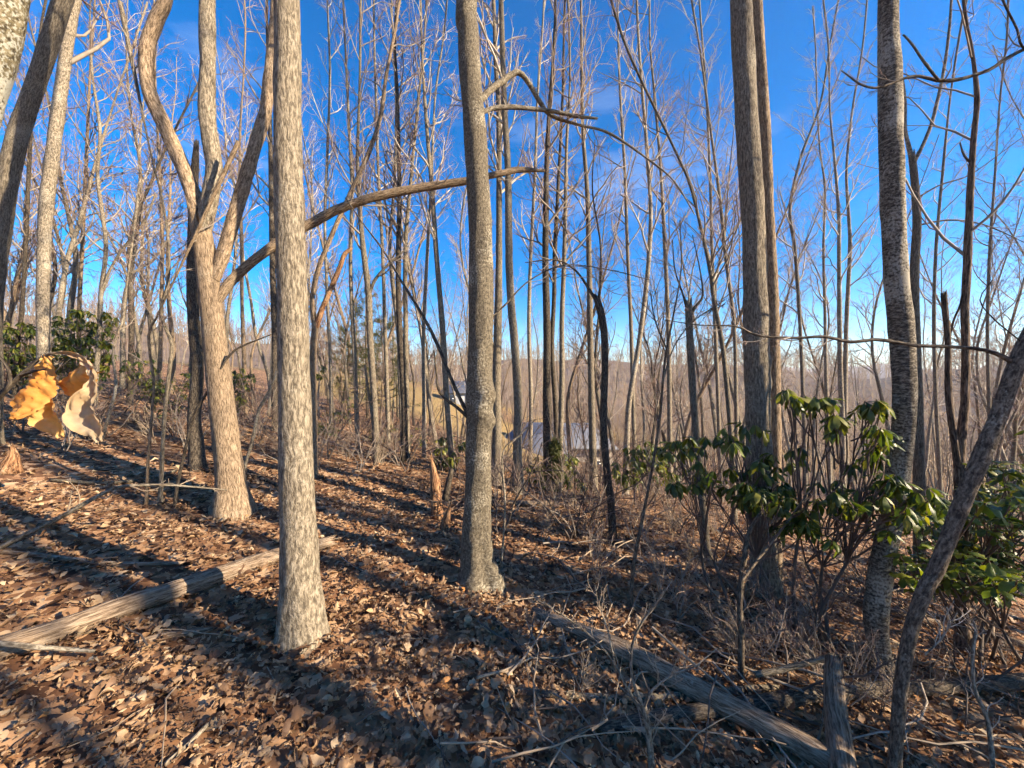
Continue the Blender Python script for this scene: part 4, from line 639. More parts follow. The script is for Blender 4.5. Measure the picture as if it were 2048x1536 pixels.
def litter():
    g = np.random.default_rng(5); mb = MB()
    for (r0, r1, dens, st, sc) in [(.5, 2.9, 1250, 8, .6), (.5, 3.4, 900, 3, .28), (2.9, 6.0, 660, 4, .65), (6, 11, 190, 3, .9), (11, 26, 24, 3, 1.6)]:
        aw = R(72); n = int(dens * aw * (r1 ** 2 - r0 ** 2))
        a = g.uniform(-aw, aw, n); rr = np.sqrt(g.uniform(r0 ** 2, r1 ** 2, n)); x = rr * np.sin(a); y = rr * np.cos(a)
        if r0 > 10:
            ok = x < -1; x, y = x[ok], y[ok]; n = len(x)
        L = (.045 + .085 * g.random(n) ** 2.5) * sc; wid = g.uniform(.75, 1.25, n)
        V = leaf_sheet(n, st, SHAPES[g.integers(0, 4, n)], g, L, wid, g.normal(size=n) * 1.5, g.normal(size=n) * .75)
        M = rotmats(n, g, .45); V = np.einsum('nij,nkj->nki', M, V)
        z = HT(x, y) - Z0 + g.uniform(.004, .045, n)
        V += np.stack([x, y, z], -1)[:, None]
        Q = (leaf_quads(st)[None] + (np.arange(n) * st * 3)[:, None, None]).reshape(-1, 4)
        tint = np.clip(g.beta(1.5, 1.6, n) + .18 * vnoise(x * .8, y * .8, 31), 0, 1)
        mb.add(V.reshape(-1, 3), Q, None, np.repeat(tint, st * 3))
    o = mb.build('leaf_litter', LITTER, GR, smooth=False); o['kind'] = 'stuff'
    # the ones that show largest lie singly on top
    ms = []
    for k in range(14):
        m = MB(); L = np.array([1.0]); V = leaf_sheet(1, 9, SHAPES[[k % 4]], g, L, np.array([g.uniform(.8, 1.25)]), np.array([g.normal() * 1.0]), np.array([g.normal() * .5]))
        m.add(V.reshape(-1, 3), leaf_quads(9)); ms.append(m.mesh('leaf', LITOBJ, False))
    for k in range(290):
        a = g.uniform(-1.05, 1.05); d = math.sqrt(g.uniform(1.05 ** 2, 2.6 ** 2)); x = math.tan(a) * d * .95 if abs(a) < .95 else math.sin(a) * d * 1.3; y = d
        o = link('leaf', ms[k % 14], GR); L = g.uniform(.045, .075)
        o.location = (x, y, hz(x, y) + g.uniform(.025, .06)); o.scale = (L, L, L); o.rotation_euler = (g.normal() * .4, g.normal() * .4, g.uniform(0, 6.28))
litter()

# ------------------------------------------------------------------ rhododendron and laurel
def leafmesh(L, g, droop=1.0, w=.34):
    m = MB(); V = leaf_sheet(1, 6, np.array([[.04, .24, .36, .40, .3, .02]]), g, np.array([1.0]), np.array([w / .36]), np.array([-droop]), np.array([-.25]))
    V[..., 0] += .5
    m.add(V.reshape(-1, 3), leaf_quads(6)); return m
GL = np.random.default_rng(17)
RL = [leafmesh(1, GL, d_, w_).mesh('leaf', RHODO) for d_, w_ in [(.6, .135), (.9, .15), (1.2, .125), (.4, .155)]]
LL = [leafmesh(1, GL, d_, w_).mesh('leaf', LAUREL) for d_, w_ in [(.3, .2), (.6, .21), (.9, .18)]]
def shrub(name, label, base, clusters, seed, Lr=(.10, .15), nl=(5, 9), objs=300, meshes=RL, fmat=RHODF, group=None, droop=(.45, 1.25), stemmat=BRD, catg='shrub', mult=1.0, wc=()):
    """clusters: (px, py, rx, ry, d, depth spread, number of whorls); base: world x, y"""
    mult = mult * (1.5 if objs == 0 else 1.0); g = np.random.default_rng(seed); bz = hz(base[0], base[1]); root = empty(name, (base[0], base[1], bz)); O = np.array([base[0], base[1], bz])
    W = []
    for (px, py, rx, ry, d, ds, n) in clusters:
        for k in range(int(n * mult)):
            a = g.uniform(0, 6.28); q = math.sqrt(g.random())
            W.append(P(px + rx * q * math.cos(a), py + ry * q * math.sin(a), d + g.normal() * ds) - O)
    for (cx_, cy_, cz_, ra, rb_, rc, n) in wc:
        for k in range(n): W.append(np.array([cx_, cy_, cz_]) + norm(g.normal(size=3)) * g.random() ** .4 * np.array([ra, rb_, rc]) - O)
    W = np.array(W); gz = HT(W[:, 0] + O[0], W[:, 1] + O[1]) - Z0 - bz; W[:, 2] = np.maximum(W[:, 2], gz + .12)
    # stems: bowed from the foot to every whorl, sharing the first stretch within groups
    n = len(W); K = 8; sm = MB()
    f = np.stack([g.normal(size=n) * .12, g.normal(size=n) * .12, np.zeros(n)], -1); f[:, 2] = HT(f[:, 0] + O[0], f[:, 1] + O[1]) - Z0 - bz - .05
    ctr = W * .5 + f * .5; ctr[:, :2] -= W[:, :2] * .18; ctr += g.normal(size=(n, 3)) * .06
    nst = max(3, n // 22); hubs = ctr[g.choice(n, nst, replace=False)]
    hub = hubs[np.argmin(((ctr[:, None] - hubs[None]) ** 2).sum(-1), 1)]
    t = np.linspace(0, 1, K)[None, :, None]
    st1 = f[:nst][:, None] * (1 - t) + hubs[:, None] * t + np.sin(t * math.pi) * (g.normal(size=(nst, 1, 3)) * .07)
    tubes(sm, st1, np.broadcast_to(np.linspace(.014, .009, K)[None], (nst, K)), 6, 0.0)
    ev = np.arange(0, n, 3); od = np.setdiff1d(np.arange(n), ev); dd_ = ((W[od][:, None] - W[ev][None]) ** 2).sum(-1); ne = ev[np.argmin(dd_, 1)]
    fr = g.uniform(.35, .75, (len(od), 1)); hub = hub.copy(); hub[od] = hub[ne] * (1 - fr) + W[ne] * fr
    st2 = hub[:, None] * (1 - t) + W[:, None] * t + np.sin(t * math.pi) * (g.normal(size=(n, 1, 3)) * .03 + np.array([0, 0, -.02]))
    tubes(sm, st2, np.broadcast_to(np.linspace(.006, .003, K)[None], (n, K)), 5, 0.3)
    sm.build('stems', stemmat, root)
    out = MB(); cnt = 0; tot = 0
    order = np.argsort(W[:, 1])
    for wi in order:
        m = int(g.integers(*nl)); tilt = norm(np.array([g.normal() * .35, g.normal() * .35, 1.0])); ph = g.uniform(0, 6.28)
        for k in range(m):
            az = ph + k * 2.4; dr = g.uniform(*droop); L = g.uniform(*Lr)
            d = Vector((math.cos(az) * math.cos(dr), math.sin(az) * math.cos(dr), -math.sin(dr)))
            d = Vector((0, 0, 1)).rotation_difference(Vector(tilt)) @ d
            q = d.to_track_quat('X', 'Z') @ Quaternion((1, 0, 0), g.normal() * .3)
            p = Vector(W[wi]) + d * .012
            if cnt < objs:
                o = link('leaf', meshes[int(g.integers(len(meshes)))], root); o.location = p; o.rotation_euler = q.to_euler(); o.scale = (L, L, L); cnt += 1
            else:
                V = leaf_sheet(1, 4, np.array([[.04, .3, .4, .02]]), g, np.array([L]), np.array([.47]), np.array([-.8]), np.array([-.25]))[0]; V[:, 0] += L * .5
                M = np.array(q.to_matrix()); out.add(V @ M.T + np.array(p), leaf_quads(4), None, float(g.random()))
            tot += 1
    if out.n: out.build('foliage', fmat, root)['kind'] = 'stuff'
    return tag(root, label, catg, group)
def bxy(px, d): return ((px - CX) / F * d, d)
shrub('rhododendron', 'big-leaved rhododendron arching between the close pair of trunks and the peeling birch', bxy(1640, 2.7), [(1570, 785, 25, 12, 2.6, .1, 3), (1625, 800, 45, 20, 2.55, .12, 6), (1685, 835, 35, 25, 2.5, .12, 4), (1740, 815, 35, 18, 2.4, .12, 4), (1768, 880, 26, 45, 2.3, .08, 5), (1778, 960, 22, 40, 2.25, .08, 4), (1710, 915, 45, 20, 2.45, .15, 2), (1735, 990, 80, 25, 2.3, .15, 6), (1640, 985, 70, 35, 2.65, .2, 5), (1840, 1000, 50, 40, 2.1, .15, 6), (1700, 1050, 130, 35, 2.5, .3, 6), (1590, 900, 20, 30, 2.7, .1, 2)], 21, Lr=(.07, .115), mult=2.1, droop=(.5, 1.4))
shrub('rhododendron', 'rhododendron with drooping leaf whorls before the foot of the close pair of trunks', bxy(1480, 2.95), [(1400, 885, 60, 20, 3.0, .15, 5), (1350, 900, 40, 20, 3.1, .15, 3), (1480, 865, 50, 22, 2.75, .12, 6), (1385, 945, 55, 30, 2.9, .15, 6), (1470, 960, 60, 40, 2.7, .12, 8), (1545, 985, 60, 40, 2.6, .15, 8), (1540, 920, 40, 30, 2.75, .1, 4), (1600, 1050, 50, 30, 2.5, .15, 4)], 22, Lr=(.075, .125), mult=2.0, droop=(.5, 1.4))
shrub('mountain_laurel', 'yellow-green small-leaved laurel at the edge beyond the leaning sapling', bxy(1960, 2.9), [(2000, 960, 60, 40, 2.8, .2, 10), (1960, 1040, 90, 60, 2.8, .3, 20), (1890, 1070, 70, 60, 2.6, .25, 16), (2030, 1080, 60, 90, 2.8, .3, 18), (1960, 1150, 100, 40, 2.5, .25, 14), (1850, 1130, 60, 50, 2.5, .2, 10), (2120, 1020, 60, 90, 2.8, .3, 12)], 23, Lr=(.06, .10), nl=(6, 9), meshes=LL, droop=(-.1, .8), mult=2.3)
shrub('rhododendron', 'far green rhododendron low beside the leaning slim tree', bxy(1290, 6.2), [(1290, 910, 45, 30, 6.1, .3, 26), (1260, 940, 35, 30, 6, .3, 14), (1330, 930, 30, 30, 6, .3, 10)], 24, objs=0)
shrub('rhododendron', 'small green shrub at the feet of the dark trunk before the grey roof', bxy(1100, 7), [(1075, 935, 25, 28, 7.0, .2, 12), (1125, 930, 30, 35, 7.2, .3, 18), (1150, 960, 20, 22, 7, .2, 6)], 25, objs=0)
shrub('rhododendron', 'small dark shrub left of the knobbed middle trunk, beyond the rotten stub', bxy(905, 7.2), [(905, 895, 35, 30, 7.2, .3, 22), (885, 920, 25, 20, 7, .2, 6)], 26, objs=0)
shrub('rhododendron', 'tall hillside rhododendron behind the pale trunk and dangling leaves', bxy(165, 8.0), [(150, 650, 50, 35, 8.0, .4, 40), (180, 710, 50, 45, 8, .4, 40), (130, 720, 40, 40, 7.8, .3, 26), (215, 650, 20, 25, 8, .3, 10), (170, 760, 40, 25, 8, .3, 14)], 27, Lr=(.10, .17), objs=0)
shrub('rhododendron', 'hillside rhododendron at the edge left of the pale trunk', bxy(20, 7.6), [(25, 680, 50, 40, 7.6, .4, 40), (50, 720, 30, 40, 7.4, .3, 20), (-60, 680, 50, 60, 7.6, .4, 30)], 28, Lr=(.10, .17), objs=0)
shrub('rhododendron', 'low yellow-green shrub between the hillside rhododendron and the dark snag', bxy(280, 7.5), [(275, 735, 35, 30, 7.5, .3, 22), (310, 770, 25, 18, 7.3, .3, 10)], 29, Lr=(.08, .14), objs=0, fmat=LAUREL if False else RHODF)
shrub('mountain_laurel', 'little green shrub right of the big forked tree trunk', bxy(485, 8.5), [(485, 755, 26, 24, 8.5, .3, 16), (470, 800, 20, 24, 8.3, .3, 10)], 30, objs=0)
shrub('mountain_laurel', 'loose yellow-green laurel between the dark snag and the crooked elbowed sapling', bxy(340, 7.0), [(300, 780, 40, 22, 7.0, .3, 16), (365, 760, 25, 40, 7, .3, 14), (330, 815, 40, 25, 6.8, .3, 14)], 35, Lr=(.06, .11), objs=0, droop=(0, .8))
shrub('mountain_laurel', 'loose yellow-green laurel between the stout flecked trunk and the young pines', bxy(660, 9.5), [(665, 850, 30, 30, 9.5, .3, 16), (690, 820, 25, 30, 10, .3, 12), (760, 870, 40, 25, 9.5, .4, 18), (830, 880, 30, 30, 9.5, .4, 14)], 36, Lr=(.07, .12), objs=0, droop=(0, .8))
shrub('rhododendron', 'low green shrub right behind the stout flecked trunk', bxy(650, 8.8), [(648, 865, 22, 22, 8.8, .3, 14), (640, 740, 14, 14, 9, .2, 5)], 31, objs=0)
shrub('rhododendron', 'dark rhododendron added out of view beyond the laurel to dapple the ground with shade', (4.6, 1.9), [(2300, 900, 250, 160, 2.9, .5, 40)], 33, objs=0, wc=[(3.7, 1.5, .4, .8, .5, .8, 34)])  # added shrub, never seen; its clusters throw dappled shade on the lower right
shrub('rhododendron', 'tall rhododendron added out of view beside the camera to shade the near litter', (4.5, .45), [], 34, Lr=(.11, .17), objs=0, wc=[(4.4, .45, 1.8, .9, .7, 1.0, 140)])  # unseen occluder clump, sized so its shade covers only the bottom middle litter

# ------------------------------------------------------------------ young pines
def pine(px, d, H, label, seed):
    g = np.random.default_rng(seed); x, y = bxy(px, d); o = empty('young_pine', (x, y, hz(x, y)))
    mb = MB(); C, r = tube(mb, [(0, 0, -.2), (g.normal() * .1, 0, H * .5), (g.normal() * .1, 0, H)], [.07, .05, .012], 7, .4, .04, seed); mb.build('trunk', TAN, o)
    Ct = C[np.linspace(0, len(C) - 1, 14).astype(int)][None]; rt = r[np.linspace(0, len(r) - 1, 14).astype(int)][None]
    l1, r1 = sprout(Ct, rt, 46, g, .18, 1.0, (60, 85), (.20, .34), 6, .1, .1, .4, .006, .4)
    l2, r2 = sprout(l1, r1, 6, g, .25, 1.0, (30, 60), (.3, .5), 4, .2, .1, .6, .004, .6)
    mb = MB(); tubes(mb, l1, r1, 4, .2); tubes(mb, l2, r2, 3, .6); mb.build('branches', BR, o)
    allp = np.concatenate([l1[:, 2:].reshape(-1, 3), l2[:, 1:].reshape(-1, 3)]); n = len(allp) * 10
    p = np.repeat(allp, 10, 0) + g.normal(size=(n, 3)) * .03; dv = norm(g.normal(size=(n, 3)) + np.array([0, 0, .5])); L = g.uniform(.08, .15, n)[:, None]
    sd = norm(np.cross(dv, g.normal(size=(n, 3)))) * .006
    V = np.stack([p - sd, p + sd, p + dv * L], 1).reshape(-1, 3); k = np.arange(n)[:, None] * 3
    mb = MB(); mb.add(V, np.concatenate([k, k + 1, k + 2, k + 2], 1), None, np.repeat(g.random(n), 3)); mb.build('crown', PINEF, o)['kind'] = 'stuff'
    return tag(o, label, 'pine tree')
pine(735, 17, 5.6, 'taller young pine behind the dark forking tree', 61)
pine(775, 16, 4.6, 'shorter young pine just left of the dark pair of stems', 62)
pine(692, 20, 4.4, 'thin young pine half hidden left of the taller young pine', 63)
pine(1110, 6.8, .9, 'pine seedling at the feet of the dark trunks before the grey roof', 64)

# ------------------------------------------------------------------ logs, stubs, sticks
def log(name, label, path, mt=DEAD, sides=18, rough=.05, seed=1, lift=.6, cat='log', cap=(True, True), step=.06, jag=.0, group=None, free=None, twigs=None, offs=0.0):
    """lies along the ground through the pixels; lift = how much of its radius stands above the litter"""
    pts = []; rad = []
    for i, p in enumerate(path):
        if free is not None: d = free[i]; q = P(p[0], p[1], d)
        else:
            d = gd(p[0], p[1] + p[2] * .3); q = P(p[0], p[1], d); rr = p[2] / 2 / F * d; q[2] = hz(q[0], q[1]) + rr * lift + offs
        pts.append(q); rad.append(p[2] / 2 / F * d * (cw(p[0]) * .5 + .5) * .92)
    O = pts[0].copy(); mb = MB()
    if twigs is None:
        tube(mb, np.array(pts) - O, rad, sides, step, rough, seed, 0, (), cap, jag)
        o = mb.build(name, mt); o.location = O
    else:
        o = empty(name, tuple(O)); C, r = tube(mb, np.array(pts) - O, rad, sides, step, rough, seed, 0, (), cap, jag); mb.build('stem', mt, o)
        mb = MB(); crown(mb, C, r, np.random.default_rng(seed), **twigs); mb.build('twigs', STK, o)['kind'] = 'stuff'
    return tag(o, label, cat, group)
log('fallen_log', 'long bleached log striped with shadows, running behind the stout flecked trunk', [(-60, 1318, 66), (100, 1268, 58), (250, 1214, 52), (410, 1163, 44), (540, 1118, 36), (612, 1098, 31), (665, 1084, 27)], DEAD, 24, .10, 3, .6, jag=.03)
log('fallen_log', 'bare barkless log slanting down to the bottom edge under the twiggy shrub', [(1065, 1226, 18), (1140, 1262, 30), (1250, 1312, 42), (1400, 1396, 48), (1560, 1475, 54), (1700, 1560, 60)], DEAD, 22, .10, 4, 1.0, jag=.03)
log('fallen_log', 'upended grey log pointing at the viewer over the crossing logs', [(1668, 1318, 36), (1668, 1380, 42), (1676, 1460, 50), (1690, 1570, 62)], DEAD, 20, .08, 5, free=[2.05, 1.95, 1.82, 1.62], jag=.02)
log('fallen_log', 'grey log lying crosswise under the upended log', [(1190, 1462, 22), (1330, 1436, 30), (1500, 1412, 34), (1680, 1385, 34), (1850, 1378, 34), (2060, 1365, 36)], DARK, 16, .08, 6, .7)
log('fallen_pole', 'mossy thin pole lying from the twiggy shrub towards the upended log', [(1020, 1383, 12), (1120, 1392, 14), (1250, 1402, 15), (1380, 1392, 16), (1500, 1380, 15), (1560, 1376, 10)], FLECK, 10, .08, 7, .9)
log('fallen_pole', 'thin broken pole propped from the pole ends to the upended log', [(1510, 1350, 14), (1580, 1335, 14), (1670, 1310, 12)], GREY, 10, .08, 8, free=[2.2, 2.18, 2.12])
log('fallen_pole', 'dark slanting pole in the shade below the knobbed middle trunk', [(975, 1225, 8), (1010, 1265, 11), (1060, 1325, 13), (1110, 1360, 12), (1150, 1378, 8)], DARK, 9, .08, 9, .9)
log('fallen_pole', 'short broken stick lying in the shaded litter in the middle bottom', [(938, 1310, 9), (985, 1345, 12), (1020, 1395, 14), (1052, 1438, 15)], DEAD, 9, .08, 10, .9)
log('fallen_pole', 'pale rod poking up from the sunny litter at the bottom edge', [(330, 1536, 12), (375, 1498, 13), (410, 1462, 12), (446, 1432, 9)], PALE, 9, .06, 11, 1.6)
log('fallen_pole', 'pale rod lying across the near end of the bleached log', [(-30, 1283, 13), (60, 1293, 13), (130, 1298, 11), (190, 1302, 8)], PALE, 9, .06, 12, free=[1.62, 1.66, 1.7, 1.74])
log('fallen_pole', 'flattened weathered limb on the litter below the bleached log', [(265, 1290, 14), (330, 1275, 18), (395, 1265, 15), (425, 1260, 9)], DEAD, 9, .1, 13, .8)
log('fallen_branch', 'pale forked dead branch reaching out from the edge above the bleached log', [(-40, 1115, 14), (50, 1070, 13), (120, 1035, 12), (200, 990, 10), (245, 973, 8), (330, 970, 6), (400, 975, 4), (455, 980, 3)], PALE, 9, .08, 14, free=[2.5, 2.55, 2.6, 2.65, 2.7, 2.8, 2.9, 3.0], twigs=dict(s0=.3, n1=9, n2=3, n3=0, L1=(.12, .35), rmin=.002, up=.3))
log('fallen_branch', 'gnarled dead branch lying half in shadow left of the bleached log', [(-20, 1105, 10), (60, 1112, 12), (150, 1122, 13), (240, 1130, 11), (370, 1128, 8)], DEAD, 9, .12, 15, 1.0)
log('fallen_branch', 'mossy branch lying on the litter uphill of the bleached log', [(100, 962, 8), (200, 968, 9), (280, 962, 8), (360, 940, 6)], FLECK, 8, .12, 16, 1.0)
log('fallen_log', 'thin pale log lying flat beyond the knobbed middle trunk', [(960, 1006, 9), (1030, 1008, 11), (1100, 1010, 11), (1160, 1016, 8)], DEAD, 10, .08, 17, .8)
log('fallen_log', 'dark pole lying on the slope under the brushy sticks right of the big forked tree', [(484, 935, 6), (520, 955, 8), (560, 975, 8)], DARK, 8, .08, 18, .9)
log('fallen_log', 'low grey log half buried behind the peeling birch', [(1630, 1180, 16), (1700, 1200, 20), (1780, 1225, 22), (1880, 1250, 22)], DEAD, 12, .08, 19, .6)
log('fallen_log', 'weathered log among the sticks beyond the leaning sapling', [(1850, 1230, 20), (1930, 1255, 24), (2060, 1300, 28)], DEAD, 12, .08, 20, .7)
log('rotten_stub', 'tall orange rotten stub with a splintered point left of the knobbed middle trunk', [(874, 1036, 26), (872, 1000, 24), (870, 965, 21), (866, 940, 14), (862, 912, 4)], ROT, 14, .16, 21, cat='stump', free=[4.3] * 5, jag=.04)
log('rotten_stub', 'short splintered orange stub at the foot of the tall rotten stub', [(888, 1062, 26), (892, 1040, 18), (898, 1020, 9), (903, 1004, 3)], ROT, 12, .2, 22, cat='stump', free=[3.95] * 4, jag=.03)
log('rotten_stub', 'dark slanted stub leaning between the rotten stub and the middle trunk', [(890, 1000, 17), (897, 965, 14), (903, 940, 11)], DARK, 10, .12, 23, cat='stump', free=[4.8] * 3, jag=.03)
log('rotten_stub', 'torn sunlit stump at the edge on the upper slope', [(20, 945, 46), (22, 925, 34), (26, 908, 20), (22, 892, 8)], ROT, 14, .25, 24, cat='stump', free=[3.4] * 4, jag=.05)
log('fallen_log', 'short rotten log behind the splintered orange stub', [(905, 1042, 12), (930, 1052, 13)], ROT, 9, .15, 25, .7)

# small sticks strewn about
g = np.random.default_rng(51)
SM = []
for k in range(8):
    mb = MB(); n = 6; p = np.cumsum(np.stack([np.full(n, .2), g.normal(size=n) * .035, g.normal(size=n) * .02], -1), 0); p -= p.mean(0); tube(mb, p, np.linspace(.008, .003, n), 5, .1, .1, k, smoothed=False)
    if k % 2: tubes(mb, *sprout(p[None], np.linspace(.008, .003, n)[None], 3, g, .3, .9, (30, 60), (.2, .4), 4, 0, .15, .6, .002), 4, .2)
    SM.append(mb.mesh('fallen_stick', [STK, BR, STK, BRD][k % 4]))
ZON = [('on the litter', 'sticks around the bleached log', (-50, 650), (960, 1530), 16), ('on the shaded litter', 'sticks below the knobbed middle trunk', (650, 1200), (1050, 1530), 26), ('in the tangle', 'sticks below the rhododendron', (1050, 2040), (1020, 1530), 140)]
for lb, gp, xr, yr, n in ZON:
    for px, py in sorted([(g.uniform(*xr), g.uniform(*yr)) for k in range(n)], key=lambda q: -q[1]):
        d = gd(px, py); x, y = bxy(px, d); s = g.uniform(.2, .6) if xr[0] < 900 else g.uniform(.4, 1.1)
        o = link('fallen_stick', SM[int(g.integers(8))]); o.location = (x, y, hz(x, y) + .04 + (.05 if xr[0] > 900 else 0) * g.random()); o.scale = (s, s, s); o.rotation_euler = (g.normal() * .12, g.normal() * .15, g.uniform(0, 6.28)); tag(o, near_label(px, 'fallen stick', lb), 'stick', gp)

# ------------------------------------------------------------------ bare undergrowth
def twig_shrub(g, h, n0, n1, n2, rb=.006, spread=.5, rmin=.0012):
    mb = MB(); K = 7
    f = np.stack([g.normal(size=n0) * .03, g.normal(size=n0) * .03, np.full(n0, -.03)], -1); d = norm(np.stack([g.normal(size=n0) * spread, g.normal(size=n0) * spread, np.ones(n0)], -1))
    C = np.empty((n0, K, 3)); C[:, 0] = f; hh = h * g.uniform(.6, 1.1, n0)[:, None] / (K - 1)
    for k in range(1, K): C[:, k] = C[:, k - 1] + d * hh; d = norm(d + g.normal(size=(n0, 3)) * .22 + np.array([0, 0, .05]))
    r = rb * np.linspace(1, .35, K)[None] * g.uniform(.7, 1.2, n0)[:, None]
    tubes(mb, C, r, 6, 0.0)
    a, ra = sprout(C, r, n1, g, .25, 1.0, (25, 65), (.25, .55), 5, .3, .22, .7, rmin * 1.3, .6); tubes(mb, a, ra, 4, .3)
    b, rb_ = sprout(a, ra, n2, g, .2, 1.0, (25, 60), (.3, .6), 4, .3, .22, .8, rmin, .8); tubes(mb, b, rb_, 3, .8)
    return mb
g = np.random.default_rng(71)
USM = [twig_shrub(g, h, a, b, c, r_).mesh('bare_shrub', m) for h, a, b, c, r_, m in [(.8, 5, 5, 4, .006, BR), (1.1, 4, 6, 4, .007, BR), (.6, 6, 4, 4, .005, STK), (1.4, 3, 7, 4, .009, BRD), (.9, 7, 5, 3, .005, BR), (1.8, 2, 8, 4, .011, BRD)]]
UZ = [('in the brush', 'leafless bushes behind the knobbed middle trunk', (960, 1480), (950, 1090), 60, (.6, 1.2)),
      ('in the tangle', 'leafless bushes under the rhododendron', (1130, 2040), (1060, 1470), 120, (.3, .75)),
      ('up the slope', 'leafless bushes on the slope above the bleached log', (0, 540), (830, 905), 40, (.6, 1.2)),
      ('on the crest', 'leafless bushes along the crest', (985, 1290), (925, 965), 26, (.9, 1.7)),
      ('by the field', 'leafless bushes along the dry grass field', (560, 960), (880, 945), 40, (.7, 1.3))]
for lb, gp, xr, yr, n, sr in UZ:
    for px, py in sorted([(g.uniform(*xr), g.uniform(*yr)) for k in range(n)], key=lambda q: -q[1]):
        if px < 1560 and py > 1150 and (abs(py - (1226 + (px - 1065) * .53)) < 75 or py > 1400): continue
        d = min(gd(px, py), 9.5); x, y = bxy(px, d); s = g.uniform(*sr)
        o = link('bare_shrub', USM[int(g.integers(len(USM)))]); o.location = (x, y, hz(x, y)); o.scale = (s, s, s); o.rotation_euler = (g.normal() * .15, g.normal() * .15, g.uniform(0, 6.28)); tag(o, near_label(px, 'leafless twiggy bush', lb), 'shrub', gp)
# the pale twiggy shrub in the foreground, traced
def fg_shrub(label, stems, d, seed, m=BRP, tw=dict(s0=.35, n1=8, n2=3, n3=2, L1=(.08, .22), rmin=.001, up=.4)):
    p0 = stems[0]['p'][0]; O = P(p0[0], p0[1], d); zg = hz(O[0], O[1]); O[2] = zg; root = empty('twiggy_shrub', tuple(O)); g = np.random.default_rng(seed); mb = MB()
    for s in stems:
        ds = [d + s.get('dz', 0) * i / (len(s['p']) - 1) for i in range(len(s['p']))]
        pts = [P(a[0], a[1], q) - O for a, q in zip(s['p'], ds)]; rad = [a[2] / 2 / F * q * cw(a[0]) for a, q in zip(s['p'], ds)]
        if s.get('root'): pts.insert(0, np.array([pts[0][0], pts[0][1], -.04])); rad.insert(0, rad[0] * 1.1)
        l = MB(); C, r = tube(l, pts, rad, 8, .04, .05, seed); so_ = l.build('stem', PALE if m in (BRP, STK) else SAPB, root); mb = MB(); crown(mb, C, r, g, **tw); mb.build('twigs', m, so_)['kind'] = 'stuff'
    return tag(root, label, 'shrub')
fg_shrub('dry tan leafless shrub forking over the slanting barkless log in the bottom middle', [
    dict(p=[(1302, 1530, 16), (1297, 1460, 13), (1288, 1410, 11)], root=1),
    dict(p=[(1290, 1420, 8), (1268, 1370, 7), (1262, 1310, 6), (1275, 1260, 5), (1310, 1210, 4), (1345, 1160, 3)], dz=.1),
    dict(p=[(1294, 1440, 7), (1262, 1390, 6), (1230, 1330, 5), (1195, 1285, 4), (1140, 1240, 3), (1075, 1200, 2)], dz=.15),
    dict(p=[(1290, 1410, 6), (1305, 1380, 5), (1345, 1350, 4), (1400, 1330, 3)], dz=-.05),
    dict(p=[(1230, 1330, 4), (1215, 1260, 3), (1195, 1200, 2.4), (1190, 1170, 2)], dz=.1)], 1.6, 81, STK)
fg_shrub('thin pale sapling shoot beside the right side of the knobbed middle trunk', [dict(p=[(1003, 1125, 4), (1008, 1060, 4), (1010, 1000, 4), (1006, 905, 3), (1040, 870, 3), (1070, 840, 2)], root=1)], 3.2, 82, BRP, dict(s0=.6, n1=4, n2=2, n3=0, L1=(.1, .3), rmin=.0012))
fg_shrub('brown forking shrub stem reaching up left of the splintered pale snag', [dict(p=[(1262, 1215, 8), (1266, 1140, 8), (1280, 1060, 7), (1300, 960, 6), (1318, 850, 6), (1330, 720, 5), (1345, 640, 4), (1362, 540, 3), (1360, 440, 2)], root=1, dz=.2), dict(p=[(1326, 760, 4), (1350, 690, 3), (1390, 640, 2.5), (1450, 600, 2)], dz=.2), dict(p=[(1334, 700, 4), (1310, 640, 3), (1300, 580, 2)])], 2.9, 83, BRD, dict(s0=.3, n1=10, n2=4, n3=2, L1=(.2, .5), rmin=.0013))
fg_shrub('dark thick-stemmed shrub stub at the foot of the rhododendron', [dict(p=[(1482, 1290, 14), (1480, 1200, 13), (1488, 1120, 12), (1500, 1060, 9), (1540, 1000, 6)], root=1, dz=.2), dict(p=[(1484, 1160, 8), (1530, 1100, 7), (1570, 1050, 5), (1620, 980, 4)], dz=.2)], 2.3, 84, BRD, dict(s0=.2, n1=9, n2=3, n3=2, L1=(.12, .35), rmin=.0012))
fg_shrub('pale bent shoot by the logs right of the leaning sapling', [dict(p=[(1985, 1530, 14), (1975, 1440, 12), (1950, 1380, 10), (1945, 1310, 9), (1952, 1260, 7), (1945, 1240, 5)], root=1, dz=.1), dict(p=[(1850, 1310, 5), (1880, 1280, 5), (1900, 1250, 4), (1915, 1225, 3)])], 1.75, 85, BRP, dict(s0=.3, n1=7, n2=3, n3=2, L1=(.08, .25), rmin=.0011))

